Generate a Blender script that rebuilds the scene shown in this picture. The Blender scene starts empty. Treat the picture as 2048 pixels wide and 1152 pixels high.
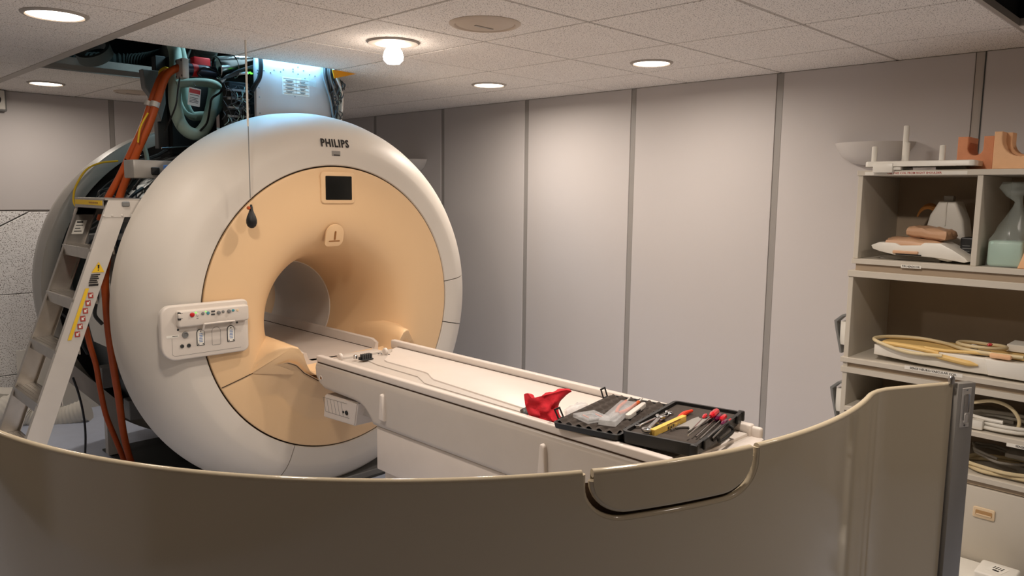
import bpy, bmesh, math, random
from mathutils import Vector as V, Matrix as Mx
random.seed(7)
S = bpy.context.scene
COL = S.collection
PI = math.pi

# ------------------------------------------------------------------ camera
FPX = 1527.15
YAW, PITCH, ROLL = 0.789707, -0.123105, 0.0121523
CAM = V((-1.2827, -2.0735, 1.6963))
def cam_axes():
    cy, sy, cp, sp = math.cos(YAW), math.sin(YAW), math.cos(PITCH), math.sin(PITCH)
    f = V((sy*cp, cy*cp, sp)); r = V((cy, -sy, 0)); u = r.cross(f)
    c, s = math.cos(ROLL), math.sin(ROLL)
    return c*r + s*u, -s*r + c*u, f
CR, CU, CF = cam_axes()
cd = bpy.data.cameras.new('camera'); cam = bpy.data.objects.new('camera', cd); COL.objects.link(cam)
cam.matrix_world = Mx(((CR.x, CU.x, -CF.x, CAM.x), (CR.y, CU.y, -CF.y, CAM.y), (CR.z, CU.z, -CF.z, CAM.z), (0, 0, 0, 1)))
cd.sensor_width = 36; cd.lens = FPX/2048*36; cd.clip_start = 0.02
S.camera = cam
# ------------------------------------------------------------------ world, exposure, lamps of the room and added fill lamps
S.view_settings.view_transform = 'Standard'; S.view_settings.look = 'None'
S.view_settings.gamma = 1; S.view_settings.use_curve_mapping = False
S.view_settings.exposure = 0.0
w = bpy.data.worlds.new('world'); S.world = w; w.use_nodes = True
w.node_tree.nodes['Background'].inputs[0].default_value = (0.9, 0.85, 0.8, 1)
w.node_tree.nodes['Background'].inputs[1].default_value = 0.02
WARM = (1.0, 0.89, 0.79)
LAMPS = [(-0.315, 1.528, 4.5), (0.244, 3.901, 9), (2.225, 1.638, 17), (2.213, 0.363, 10.5), (-0.30, 0.25, 17), (0.97, -0.90, 23), (0.97, -2.20, 3), (2.20, -2.20, 3), (-1.55, 2.9, 5)]  # entries outside the view are added fill lamps
def area(name, loc, power, size, color, rot=(0, 0, 0), spread=PI):
    l = bpy.data.lights.new(name, 'AREA'); l.shape = 'DISK'; l.size = size; l.energy = power; l.color = color; l.spread = spread
    o = bpy.data.objects.new(name, l); COL.objects.link(o); o.location = loc; o.rotation_euler = rot
    return o
for x, y, pw in LAMPS:
    area('downlight_lamp', (x, y, 2.386), pw, 0.16, WARM, spread=math.radians(172))
l = bpy.data.lights.new('spot_bulb_lamp', 'SPOT'); l.energy = 36; l.color = (1.0, 0.86, 0.73); l.shadow_soft_size = 0.03; l.spot_size = math.radians(150); l.spot_blend = 0.8
o = bpy.data.objects.new('spot_bulb_lamp', l); COL.objects.link(o); o.location = (0.945, 0.93, 2.29); o.rotation_euler = (math.radians(-16), math.radians(8), 0)
o = area('work_lamp', (0.93, 1.921, 2.455), 6.0, 0.50, (0.22, 0.60, 1.0), rot=(math.radians(-30), 0, 0)); o.data.shape = 'RECTANGLE'; o.data.size_y = 0.03

area('void_spill_fill', (1.05, 2.35, 2.92), 10, 0.25, (0.55, 0.86, 1.0), rot=(0, math.radians(38), 0))  # second lamp added for the work light's spill inside the void
# ------------------------------------------------------------------ pixel -> point on a world plane (modelling aid)
def ray(u, v): return CR*((u-1024)/FPX) - CU*((v-576)/FPX) + CF
def px(u, v): d = ray(u, v); return d
def onx(u, v, x): d = ray(u, v); return CAM + d*((x-CAM.x)/d.x)
def ony(u, v, y): d = ray(u, v); return CAM + d*((y-CAM.y)/d.y)
def onz(u, v, z): d = ray(u, v); return CAM + d*((z-CAM.z)/d.z)

# ------------------------------------------------------------------ materials
def lin(c):
    r = []
    for a in c:
        a /= 255.0
        r.append(a/12.92 if a <= 0.04045 else ((a+0.055)/1.055)**2.4)
    return (*r, 1)
MATS = {}
def mat(name, col, rough=0.5, metal=0.0, noise=0.06, scale=6.0, bump=0.0, bscale=200.0, spec=0.5, trans=0.0, coat=0.0, alpha=1.0, emit=None, estr=0.0, ior=1.45):
    m = bpy.data.materials.new(name); m.use_nodes = True; nt = m.node_tree; b = nt.nodes['Principled BSDF']
    c = lin(col)
    n = nt.nodes.new('ShaderNodeTexNoise'); n.inputs['Scale'].default_value = scale; n.inputs['Detail'].default_value = 4
    tc = nt.nodes.new('ShaderNodeTexCoord'); nt.links.new(tc.outputs['Object'], n.inputs['Vector'])
    r = nt.nodes.new('ShaderNodeValToRGB'); r.color_ramp.elements[0].position = 0.3; r.color_ramp.elements[1].position = 0.7
    k = 1-noise
    r.color_ramp.elements[0].color = (c[0]*k, c[1]*k, c[2]*k, 1); r.color_ramp.elements[1].color = c
    nt.links.new(n.outputs['Fac'], r.inputs['Fac']); nt.links.new(r.outputs['Color'], b.inputs['Base Color'])
    b.inputs['Roughness'].default_value = rough; b.inputs['Metallic'].default_value = metal
    b.inputs['Specular IOR Level'].default_value = spec; b.inputs['Transmission Weight'].default_value = trans
    b.inputs['Coat Weight'].default_value = coat; b.inputs['Coat Roughness'].default_value = 0.08; b.inputs['IOR'].default_value = ior
    b.inputs['Alpha'].default_value = alpha
    if emit: b.inputs['Emission Color'].default_value = lin(emit); b.inputs['Emission Strength'].default_value = estr
    if bump:
        n2 = nt.nodes.new('ShaderNodeTexNoise'); n2.inputs['Scale'].default_value = bscale; nt.links.new(tc.outputs['Object'], n2.inputs['Vector'])
        bp = nt.nodes.new('ShaderNodeBump'); bp.inputs['Strength'].default_value = bump; bp.inputs['Distance'].default_value = 0.002
        nt.links.new(n2.outputs['Fac'], bp.inputs['Height']); nt.links.new(bp.outputs['Normal'], b.inputs['Normal'])
    MATS[name] = m; return m
def speckle(name, col, dot, scale=170, thr=0.16, rough=0.9):
    """mineral-fibre tile: small dark pits and fissures"""
    m = mat(name, col, rough, noise=0.04, scale=3); nt = m.node_tree; b = nt.nodes['Principled BSDF']
    src = b.inputs['Base Color'].links[0].from_socket
    tc = [n for n in nt.nodes if n.type == 'TEX_COORD'][0]
    geo = nt.nodes.new('ShaderNodeNewGeometry')
    n = nt.nodes.new('ShaderNodeTexNoise'); n.inputs['Scale'].default_value = scale; n.inputs['Detail'].default_value = 1; n.inputs['Roughness'].default_value = 0.4
    nt.links.new(geo.outputs['Position'], n.inputs['Vector'])
    r = nt.nodes.new('ShaderNodeValToRGB'); r.color_ramp.elements[0].position = thr; r.color_ramp.elements[1].position = thr+0.05
    r.color_ramp.elements[0].color = (1, 1, 1, 1); r.color_ramp.elements[1].color = (0, 0, 0, 1)
    nt.links.new(n.outputs['Fac'], r.inputs['Fac'])
    mx = nt.nodes.new('ShaderNodeMixRGB'); mx.inputs[2].default_value = lin(dot)
    nt.links.new(r.outputs['Color'], mx.inputs[0]); nt.links.new(src, mx.inputs[1]); nt.links.new(mx.outputs[0], b.inputs['Base Color'])
    bp = nt.nodes.new('ShaderNodeBump'); bp.inputs['Strength'].default_value = 0.4; bp.inputs['Distance'].default_value = 0.002; bp.invert = True
    nt.links.new(r.outputs['Color'], bp.inputs['Height']); nt.links.new(bp.outputs['Normal'], b.inputs['Normal'])
    return m

wallp = mat('wall_paint', (196, 190, 187), 0.55, noise=0.02, scale=1.5, bump=0.05, bscale=300)
strip = mat('strip_grey', (150, 145, 140), 0.45, noise=0.03)
tile = speckle('ceiling_tile', (247, 239, 230), (120, 104, 90), scale=190, thr=0.335)
tileb = mat('tee_bar', (176, 166, 155), 0.5)
acou = speckle('acoustic_tile', (236, 234, 232), (120, 112, 104), scale=150, thr=0.36)
floorm = mat('vinyl_floor', (196, 206, 226), 0.35, noise=0.06, scale=14, bump=0.05)
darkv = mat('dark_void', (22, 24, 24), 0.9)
cover = mat('cover_paint', (207, 199, 188), 0.52, noise=0.02, scale=2.5)
beige = mat('beige_paint', (222, 187, 144), 0.45, noise=0.02, scale=2.5)
white = mat('white_plastic', (208, 199, 189), 0.4, noise=0.03)
bedw = mat('bed_white', (212, 202, 193), 0.38, noise=0.04, scale=9)
bedg = mat('bed_grey', (190, 181, 172), 0.4, noise=0.04, scale=9)
seam = mat('seam_dark', (70, 52, 38), 0.8)
black = mat('black_plastic', (22, 22, 22), 0.42)
blackr = mat('black_rubber', (16, 16, 17), 0.5)
screenm = mat('screen_glass', (20, 22, 22), 0.12)
dgrey = mat('dark_grey', (60, 62, 62), 0.6)
mgrey = mat('mid_grey', (120, 120, 118), 0.5)
alu = mat('aluminium', (196, 190, 182), 0.33, 0.9, noise=0.1, scale=20, bump=0.04)
alup = mat('aluminium_pale', (206, 200, 192), 0.5, 0.35, noise=0.05, scale=12)
steel = mat('polished_steel', (200, 200, 200), 0.18, 1.0, noise=0.08, scale=30)
magm = mat('magnet_steel', (70, 78, 78), 0.35, 0.7, noise=0.3, scale=5)
ringm = mat('ring_grey', (150, 146, 138), 0.35, noise=0.05)
orange = mat('orange_hose', (190, 82, 24), 0.5, noise=0.15, scale=12)
green = mat('foam_green', (146, 168, 156), 0.7, noise=0.15, scale=12)
ductm = mat('duct_grey', (92, 100, 96), 0.7, noise=0.2)
redp = mat('red_plastic', (190, 24, 30), 0.4)
redc = mat('red_cloth', (196, 22, 38), 0.85, noise=0.25, scale=60, bump=0.5, bscale=180)
yellow = mat('yellow', (232, 190, 40), 0.5)
ywood = mat('yellow_wood', (236, 196, 96), 0.5, noise=0.15, scale=40)
bluem = mat('blue_green', (70, 140, 150), 0.4)
bluel = mat('blue_print', (70, 110, 170), 0.5)
paper = mat('paper', (226, 222, 212), 0.8, noise=0.03)
ink = mat('ink', (40, 36, 34), 0.8)
redink = mat('red_ink', (168, 66, 56), 0.8)
shelfm = mat('shelf_laminate', (196, 188, 174), 0.55, noise=0.03, scale=5)
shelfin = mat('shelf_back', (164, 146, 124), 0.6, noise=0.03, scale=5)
gloss = mat('gloss_cover', (196, 181, 154), 0.10, noise=0.015, scale=2, spec=0.6)
silver = mat('silver_paint', (150, 146, 140), 0.35, 0.3)
foamo = mat('orange_foam', (224, 154, 114), 0.85, noise=0.08, scale=30, bump=0.2)
foamy = mat('peach_foam', (234, 186, 142), 0.85, noise=0.06, scale=30, bump=0.2)
tan = mat('tan_vinyl', (206, 164, 130), 0.4, noise=0.1, scale=14, bump=0.15, bscale=30)
coilw = mat('coil_white', (226, 222, 212), 0.35, noise=0.05, scale=9)
coilg = mat('coil_grey', (140, 134, 124), 0.5)
cableb = mat('cable_beige', (214, 196, 156), 0.5, noise=0.06)
padyel = mat('pad_yellow', (226, 190, 120), 0.55, noise=0.08)
brown = mat('cable_brown', (140, 90, 40), 0.5)
foamg = mat('mint_foam', (176, 206, 192), 0.35, noise=0.1, scale=14)
bag = mat('clear_film', (205, 215, 208), 0.18, noise=0.1, scale=10, alpha=0.22)
blister = mat('clear_blister', (225, 225, 225), 0.12, alpha=0.30)
foamd = mat('dark_foam', (66, 58, 52), 0.95, noise=0.2, scale=80, bump=0.3)
peach = mat('handle_peach', (216, 192, 158), 0.45)
lampg = mat('lamp_glow', (255, 250, 240), 0.4, emit=(255, 236, 214), estr=9.0)
bulbg = mat('bulb_glow', (255, 250, 240), 0.4, emit=(255, 240, 226), estr=30.0)
ledg = mat('led_green', (90, 220, 60), 0.4, emit=(90, 230, 60), estr=2.5)
vinylc = mat('card_orange', (240, 160, 20), 0.6)
foil = mat('foil', (170, 176, 176), 0.28, 1.0, noise=0.4, scale=12, bump=1.0, bscale=25)
clothw = mat('lamp_shade_white', (206, 200, 194), 0.5)

# ------------------------------------------------------------------ mesh helpers
MW = {}
def thing(name, label, cat, loc=(0, 0, 0), rot=None, group=None):
    o = bpy.data.objects.new(name, None); COL.objects.link(o); o.empty_display_size = 0.05
    m = Mx.Translation(V(loc))
    if rot is not None: m = m @ (rot.to_4x4() if isinstance(rot, Mx) else Mx.Rotation(rot, 4, 'Z'))
    o.matrix_world = m; MW[o.name] = m
    o['label'] = label; o['category'] = cat
    if group: o['group'] = group
    return o
def mk(name, bm, m, parent=None, local=False, smooth=35, label=None, kind=None, cat=None, group=None, recalc=True):
    if recalc: bmesh.ops.recalc_face_normals(bm, faces=bm.faces)
    me = bpy.data.meshes.new(name)
    o = bpy.data.objects.new(name, me); COL.objects.link(o)
    if parent is not None:
        if not local: bm.transform(MW[parent.name].inverted())
        o.parent = parent; MW[o.name] = MW[parent.name]
    elif not local and len(bm.verts):
        xs = [v.co.x for v in bm.verts]; ys = [v.co.y for v in bm.verts]; zs = [v.co.z for v in bm.verts]
        c = V(((min(xs)+max(xs))/2, (min(ys)+max(ys))/2, min(zs)))
        bm.transform(Mx.Translation(-c)); o.location = c; MW[o.name] = Mx.Translation(c)
    bm.to_mesh(me); bm.free()
    for mm in (m if isinstance(m, (list, tuple)) else [m]): me.materials.append(mm)
    if smooth:
        me.shade_smooth(); me.set_sharp_from_angle(angle=math.radians(smooth))
    if label: o['label'] = label
    if kind: o['kind'] = kind
    if cat: o['category'] = cat
    if group: o['group'] = group
    return o
def B(): return bmesh.new()
def merge(dst, src, m=None):
    me = bpy.data.meshes.new('tmp')
    if m is not None: src.transform(m)
    src.to_mesh(me); src.free(); dst.from_mesh(me); bpy.data.meshes.remove(me); return dst
def box(x0, x1, y0, y1, z0, z1, bev=0.0, seg=2, bm=None, m=None):
    b = B(); bmesh.ops.create_cube(b, size=1)
    for v in b.verts:
        v.co = V(((x0+x1)/2+v.co.x*(x1-x0), (y0+y1)/2+v.co.y*(y1-y0), (z0+z1)/2+v.co.z*(z1-z0)))
    if bev: bmesh.ops.bevel(b, geom=b.edges[:], offset=bev, segments=seg, affect='EDGES', profile=0.5)
    if m is not None: b.transform(m)
    return merge(bm, b) if bm is not None else b
def frame(o, xdir, ydir=None, zdir=None):
    """matrix with origin o; give x and one of y/z"""
    x = V(xdir).normalized()
    if ydir is not None:
        z = x.cross(V(ydir)).normalized(); y = z.cross(x)
    else:
        y = V(zdir).cross(x).normalized(); z = x.cross(y)
    return Mx(((x.x, y.x, z.x, o[0]), (x.y, y.y, z.y, o[1]), (x.z, y.z, z.z, o[2]), (0, 0, 0, 1)))
def spline(pts, sub=6, closed=False):
    P = [V(p) for p in pts]; n = len(P)
    if n < 3 or sub < 2: return P
    out = []
    rng = range(n) if closed else range(n-1)
    for i in rng:
        if closed: p0, p1, p2, p3 = P[(i-1) % n], P[i], P[(i+1) % n], P[(i+2) % n]
        else:
            p1, p2 = P[i], P[i+1]; p0 = P[i-1] if i else p1*2-p2; p3 = P[i+2] if i+2 < n else p2*2-p1
        for k in range(sub):
            t = k/sub
            out.append(0.5*((2*p1)+(p2-p0)*t+(2*p0-5*p1+4*p2-p3)*t*t+(3*p1-p0-3*p2+p3)*t**3))
    if not closed: out.append(P[-1])
    return out
def tube(pts, r, seg=8, sub=6, closed=False, bm=None, radii=None, cap=True):
    bm = bm if bm is not None else B()
    P = spline(pts, sub, closed); n = len(P)
    up = V((0.13, 0.31, 0.94)); rings = []
    prev = None
    for i, p in enumerate(P):
        a = P[(i-1) % n] if (closed or i) else p; b = P[(i+1) % n] if (closed or i < n-1) else p
        t = (b-a).normalized()
        if prev is None:
            x = t.cross(up)
            if x.length < 1e-3: x = t.cross(V((1, 0, 0)))
            x.normalize()
        else:
            x = prev - t*prev.dot(t); x.normalize()
        prev = x; y = t.cross(x)
        rr = radii(i/(n-1)) if radii else r
        rings.append([bm.verts.new(p + x*(rr*math.cos(2*PI*k/seg)) + y*(rr*math.sin(2*PI*k/seg))) for k in range(seg)])
    for i in range(n if closed else n-1):
        a, b = rings[i], rings[(i+1) % n]
        for k in range(seg): bm.faces.new((a[k], a[(k+1) % seg], b[(k+1) % seg], b[k]))
    if cap and not closed:
        bm.faces.new(rings[0]); bm.faces.new(rings[-1])
    return bm
def lathe(prof, m=None, seg=32, a0=0.0, a1=2*PI, bm=None, close_prof=False):
    """profile of (r, h) turned round local Z"""
    b = B(); full = abs(a1-a0-2*PI) < 1e-6
    n = seg if full else seg+1; rows = []
    for r, h in prof:
        if r < 1e-6: rows.append([b.verts.new((0, 0, h))]*n)
        else: rows.append([b.verts.new((r*math.cos(a0+(a1-a0)*k/seg), r*math.sin(a0+(a1-a0)*k/seg), h)) for k in range(n)])
    L = len(rows)
    for i in range(L if close_prof else L-1):
        p, q = rows[i], rows[(i+1) % L]
        for k in range(seg):
            k2 = (k+1) % n
            vs = [];
            for v in (p[k], p[k2], q[k2], q[k]):
                if v not in vs: vs.append(v)
            if len(vs) > 2:
                try: b.faces.new(vs)
                except ValueError: pass
    if not full and close_prof:
        b.faces.new([r[0] for r in rows]); b.faces.new([r[-1] for r in rows])
    if m is not None: b.transform(m)
    return merge(bm, b) if bm is not None else b
def prism(poly, m=None, h0=0.0, h1=0.01, bev=0.0, seg=2, bm=None):
    """2-D outline (local xy) extruded along local z"""
    b = B(); lo = [b.verts.new((p[0], p[1], h0)) for p in poly]
    f = b.faces.new(lo)
    r = bmesh.ops.extrude_face_region(b, geom=[f])
    up = [e for e in r['geom'] if isinstance(e, bmesh.types.BMVert)]
    for v in up: v.co.z = h1
    b.normal_update()
    if bev:
        es = [e for e in b.edges if all(abs(v.co.z-h1) < 1e-7 for v in e.verts)]
        bmesh.ops.bevel(b, geom=es, offset=bev, segments=seg, affect='EDGES', profile=0.5)
    big = [f for f in b.faces if len(f.verts) > 4]
    if big: bmesh.ops.triangulate(b, faces=big)
    if m is not None: b.transform(m)
    return merge(bm, b) if bm is not None else b
def rrect(x0, x1, y0, y1, r, n=5):
    rs = r if isinstance(r, (list, tuple)) else [r]*4      # bl, br, tr, tl
    out = []
    for (cx, cy, a), q in zip(((x0, y0, PI), (x1, y0, 1.5*PI), (x1, y1, 0), (x0, y1, 0.5*PI)), rs):
        ox = cx + (q if cx == x0 else -q); oy = cy + (q if cy == y0 else -q)
        for k in range(n+1): t = a + 0.5*PI*k/n; out.append((ox+q*math.cos(t), oy+q*math.sin(t)))
    return out
def circ(x, y, r, n=16): return [(x+r*math.cos(2*PI*k/n), y+r*math.sin(2*PI*k/n)) for k in range(n)]
def cyl(p0, p1, r, seg=16, bm=None, bev=0.0):
    p0, p1 = V(p0), V(p1); d = p1-p0; L = d.length
    z = d.normalized(); x = z.orthogonal().normalized()
    m = frame(p0, x, zdir=z)
    pr = [(0, 0), (r-bev, 0), (r, bev), (r, L-bev), (r-bev, L), (0, L)] if bev else [(0, 0), (r, 0), (r, L), (0, L)]
    return lathe(pr, m, seg, bm=bm)
def text_bm(s, size, m, ext=0.0006, off=0.0, align='CENTER', sx=1.0, space=1.0):
    c = bpy.data.curves.new('txt', 'FONT'); c.body = s; c.size = size; c.extrude = ext; c.offset = off; c.align_x = align; c.align_y = 'CENTER'
    c.resolution_u = 2; c.space_character = space
    t = bpy.data.objects.new('txt', c)
    me = bpy.data.meshes.new_from_object(t); bpy.data.objects.remove(t); bpy.data.curves.remove(c)
    b = B(); b.from_mesh(me); bpy.data.meshes.remove(me)
    if sx != 1: b.transform(Mx.Diagonal((sx, 1, 1, 1)))
    b.transform(m); return b
FRONT = lambda x, y, z: frame((x, y, z), (1, 0, 0), zdir=(0, -1, 0))    # plate whose face looks to -Y; local x=X, y=Z
def struct(name, bm, m, **k): return mk(name, bm, m, kind='structure', **k)
SIDE = lambda x, y, z: frame((x, y, z), (0, -1, 0), zdir=(-1, 0, 0))    # plate whose face looks to -X; local x=-Y, y=Z
TOP = lambda x, y, z, a=0: frame((x, y, z), (math.cos(a), math.sin(a), 0), zdir=(0, 0, 1))
DOWN = lambda x, y, z: frame((x, y, z), (1, 0, 0), zdir=(0, 0, -1))

# ================================================================== the room
XR, YB, H = 2.98, 4.61, 2.40
pale_strip = mat('strip_pale', (182, 174, 166), .5)
XL, YF = -2.4, -3.3
TX, TY = 0.618, 0.625
b = box(XL-.1, XR+.1, YF-.1, YB+.1, -0.1, 0.0)
floor = struct('floor', b, floorm)
b = box(XR, XR+.12, YF, YB+.1, 0, 3.0)
wall_right = struct('wall_right', b, strip)
ys = [YB, 3.97, 2.99, 2.005, 1.02, 0.0, -1.005, -2.0, YF]
for i in range(len(ys)-1):
    mk('wall_panel', box(XR-.014, XR-.001, ys[i+1]+.021, ys[i]-.021, 0.0, H-.003, .002, 1), wallp, wall_right)
for y in ys[1:-1]:
    mk('joint_strip', box(XR-.010, XR-.001, y-.019, y+.019, 0.0, H-.003, .001, 1), strip if y > -1 else pale_strip, wall_right)
mk('joint_strip', box(XR-.016, XR-.0105, -1.030, -1.024, 0, H-.003), dgrey, wall_right)
b = box(XL-.1, XR+.12, YB, YB+.12, 0, 3.0)
wall_back = struct('wall_back', b, strip)
xs = [XL, -1.13, -.13, 0.872, 1.87, XR]
for i in range(len(xs)-1):
    mk('wall_panel', box(xs[i]+.02, xs[i+1]-.02, YB-.014, YB-.001, 1.53, H-.003, .002, 1), wallp, wall_back)
for x in xs[1:-1]:
    mk('joint_strip', box(x-.018, x+.018, YB-.010, YB-.001, 1.53, H-.003), strip, wall_back)
# fissured acoustic tiles cladding the lower part of the far wall, the top one cracked
rows = [(0.0, .285), (.290, .898), (.903, 1.515)]
for i, (z0, z1) in enumerate(rows):
    for x0, x1 in ((-2.37, -1.63), (-1.625, -.378), (-.373, .877), (.882, 2.13), (2.135, 2.97)):
        if i == 2 and x0 == -.373:
            mk('acoustic_tile', prism([(-.373, z0), (.877, z0), (.877, z1-.012), (.60, z1), (.262, z1), (-.373, 1.170)], FRONT(0, YB-.004, 0), 0, .018, .003, 1), acou, wall_back)
            mk('acoustic_tile', prism([(-.373, 1.178), (.250, z1+.004), (-.373, z1+.01)], FRONT(0, YB-.008, 0), 0, .018, .003, 1), acou, wall_back)
        else:
            mk('acoustic_tile', box(x0, x1, YB-.024, YB-.004, z0, z1, .003, 1), acou, wall_back)
unseen = mat('shadowed_room_paint', (150, 142, 134), .7)
struct('wall_left', box(XL-.1, XL, YF, YB, 0, 3.0), mat('left_wall_darkened', (122, 108, 88), .6))  # unseen wall, colour darkened to deepen the loose cover's reflection
struct('wall_front', box(XL-.1, XR+.1, YF-.1, YF, 0, 3.0), unseen)
struct('added_baseboard_left', box(XL, XL+.015, YF, YB-.03, 0, .10, .003, 1), dgrey)  # unseen baseboard added for bands in the loose cover's reflection
b = box(XL, XL+.03, .2, 1.30, 0, 2.12, .004, 1)
added_door = struct('added_door_1', b, wallp)  # unseen door with frame, added for the loose cover to reflect
for y0_, y1_ in ((.10, .2), (1.30, 1.40)): mk('added_door_frame', box(XL, XL+.05, y0_, y1_, 0, 2.2, .004, 1), strip, added_door)
mk('added_door_frame', box(XL, XL+.05, .2, 1.30, 2.12, 2.2, .004, 1), strip, added_door)
mk('added_door_handle', tube([(XL+.03, 1.2, 1.02), (XL+.08, 1.2, 1.02), (XL+.08, 1.08, 1.02)], .010, 8, 3), alu, added_door)
for i, z in enumerate((.82, 1.30)): struct('trim_%d' % (4+i), box(XL, XL+.02, 1.42, YB-.03, z, z+.10, .004, 1), wallp if i else strip)  # unseen wall bands added to show as streaks in the cover's reflection
# ceiling: exposed grid + one object per tile
HX0, HX1, HY0, HY1 = 0.0, 2*TX, 3*TY, 5*TY
jr = range(-4, 6); kr = range(-6, 8)
b = B()
for j in range(-3, 5):
    x = j*TX
    segs = [(YF, YB)] if not (HX0 < x < HX1) else [(YF, HY0), (HY1, YB)]
    for a, c in segs: box(x-.012, x+.012, a, c, H+.001, H+.03, bm=b)
for k in range(-5, 8):
    y = k*TY
    segs = [(XL, XR)] if not (HY0 < y < HY1) else [(XL, HX0), (HX1, XR)]
    for a, c in segs: box(a, c, y-.012, y+.012, H+.0012, H+.03, bm=b)
ceiling = struct('ceiling', b, tileb, smooth=0)  # bars coloured darker to stand in for shadow in the tile gaps
G = .0065
tm = None
for j in jr:
    for k in kr:
        x0, x1 = max(j*TX+G, XL), min((j+1)*TX-G, XR-.004)
        y0, y1 = max(k*TY+G, YF), min((k+1)*TY-G, YB-.004)
        if x1-x0 < .03 or y1-y0 < .03: continue
        if 0 <= j <= 1 and 3 <= k <= 4: continue
        if j == 3 and k == -3: continue
        full = abs(x1-x0-(TX-2*G)) < 1e-6 and abs(y1-y0-(TY-2*G)) < 1e-6
        if full and tm:
            o = tm.copy(); COL.objects.link(o); o.parent = ceiling
            pc = MW[ceiling.name].translation
            o.location = V((x0-tm0[0], y0-tm0[1], 0)) + tm.location
            o.rotation_euler = (random.uniform(-.0012, .0012), random.uniform(-.0012, .0012), 0)
        else:
            o = mk('ceiling_tile', box(x0, x1, y0, y1, H-.001, H+.016, .0025, 1), tile, ceiling)
            if full:
                # re-centre so that copies can be placed by location
                me = o.data; c = V(((x0+x1)/2, (y0+y1)/2, H)) - MW[ceiling.name].translation
                me.transform(Mx.Translation(-c)); o.location = c
                tm = o; tm0 = (x0, y0)
# main runner (wider band) at x = 0, perimeter angle at the right wall
mk('main_runner', box(-.026, .026, YF, YB, H-.004, H+.002, .001, 1), tileb, ceiling)
b = B(); box(HX0-.004, HX0+.004, HY0, HY1, H-.003, H+.05, bm=b); box(HX0, HX1, HY1-.004, HY1+.012, H-.006, H+.075, bm=b); box(HX1-.004, HX1+.004, HY0, HY1, H-.002, H+.03, bm=b)
mk('opening_trim', b, alu, ceiling, smooth=0)
# void above the opened tiles, its darkness put into a near-black colour
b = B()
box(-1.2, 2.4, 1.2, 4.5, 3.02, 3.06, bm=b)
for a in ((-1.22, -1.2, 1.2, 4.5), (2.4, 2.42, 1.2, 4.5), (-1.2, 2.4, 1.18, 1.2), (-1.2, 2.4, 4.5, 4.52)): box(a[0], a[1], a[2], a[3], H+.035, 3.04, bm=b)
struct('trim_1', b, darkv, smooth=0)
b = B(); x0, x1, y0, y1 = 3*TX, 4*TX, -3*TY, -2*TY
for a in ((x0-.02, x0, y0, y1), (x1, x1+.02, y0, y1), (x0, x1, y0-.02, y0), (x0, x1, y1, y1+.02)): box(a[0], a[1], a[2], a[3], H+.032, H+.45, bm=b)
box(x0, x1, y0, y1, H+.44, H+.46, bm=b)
struct('trim_2', b, darkv, smooth=0)  # recess over the missing tile, darkness painted on as near-black
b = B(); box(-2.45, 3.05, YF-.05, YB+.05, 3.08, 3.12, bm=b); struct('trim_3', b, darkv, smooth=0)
# ------------------------------------------------------------------ lamps in the ceiling
platem = mat('blank_plate', (206, 188, 168), .5)
def downlight(x, y, lit, label, d=.24, name='ceiling_downlight'):
    t = thing(name, label, 'downlight', (x, y, H), group='round recessed ceiling lights')
    r = d/2
    mk('trim_ring', lathe([(r*.86, -.004), (r*.90, -.010), (r*.98, -.009), (r*1.04, -.003), (r*1.04, -.0012), (r*.86, -.0012)], Mx.Translation((x, y, H)), 40, close_prof=True), tileb if lit else platem, t)
    if lit:
        mk('diffuser', lathe([(0, -.0075), (r*.80, -.0075), (r*.855, -.005), (r*.855, -.0015)], Mx.Translation((x, y, H)), 36), lampg, t)
    else:
        mk('cover_plate', lathe([(0, -.016), (r*.5, -.015), (r*.72, -.010), (r*.855, -.004), (r*.855, -.0015)], Mx.Translation((x, y, H)), 36), platem, t)
        mk('slot', box(x-.055, x+.045, y-.006, y+.006, H-.019, H-.0145, .001, 1), tileb, t)
    return t
downlight(-.315, 1.528, True, 'lit round ceiling light in the top left corner, nearest the camera')
downlight(.244, 3.901, True, 'lit round ceiling light beyond the ceiling opening, near the far wall', d=.22)
downlight(2.225, 1.638, True, 'lit round ceiling light in the distance to the right of the scanner', d=.22)
downlight(2.213, .363, True, 'lit round ceiling light near the right wall, between wall joints', d=.22)
downlight(-.30, .25, True, 'added round fill light above the ladder side, out of the frame')  # unseen lamp, added to brighten the low scanner front and table side
downlight(.97, -.90, True, 'added round fill light above the foot end of the table, out of the frame')  # unseen lamp, added to light the shelf fronts and tool case
downlight(.97, -2.20, True, 'added round fill light out of the frame, behind the viewer')  # unseen fill lamp, added for the outside of the loose cover
downlight(2.20, -2.20, True, 'added round fill light out of the frame, beside the shelves')  # unseen fill lamp, added for the right part of the loose cover
downlight(-1.55, 2.9, True, 'added round fill light out of the frame, left of the far wall')  # unseen lamp, added as fill on the far left
downlight(.973, .341, False, 'unlit beige round ceiling plate at the top middle of the ceiling', d=.29, name='ceiling_blanking_plate')
downlight(.817, 3.927, False, 'unlit beige round ceiling plate beside the ceiling opening, behind the orange hoses', d=.26, name='ceiling_blanking_plate')
t = thing('ceiling_spotlight', 'glaring bare spot bulb hanging in a round ring from the ceiling', 'spotlight', (.955, .955, H))
m = Mx.Translation((.955, .955, H))
mk('trim_ring', lathe([(.075, -.003), (.085, -.012), (.118, -.010), (.125, -.004), (.125, -.0012), (.075, -.0012)], m, 40, close_prof=True), tileb, t)
mk('bulb', lathe([(0, -.105), (.030, -.100), (.045, -.085), (.048, -.068), (.042, -.045), (.026, -.020), (.020, -.0015)], m, 28), bulbg, t)
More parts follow.
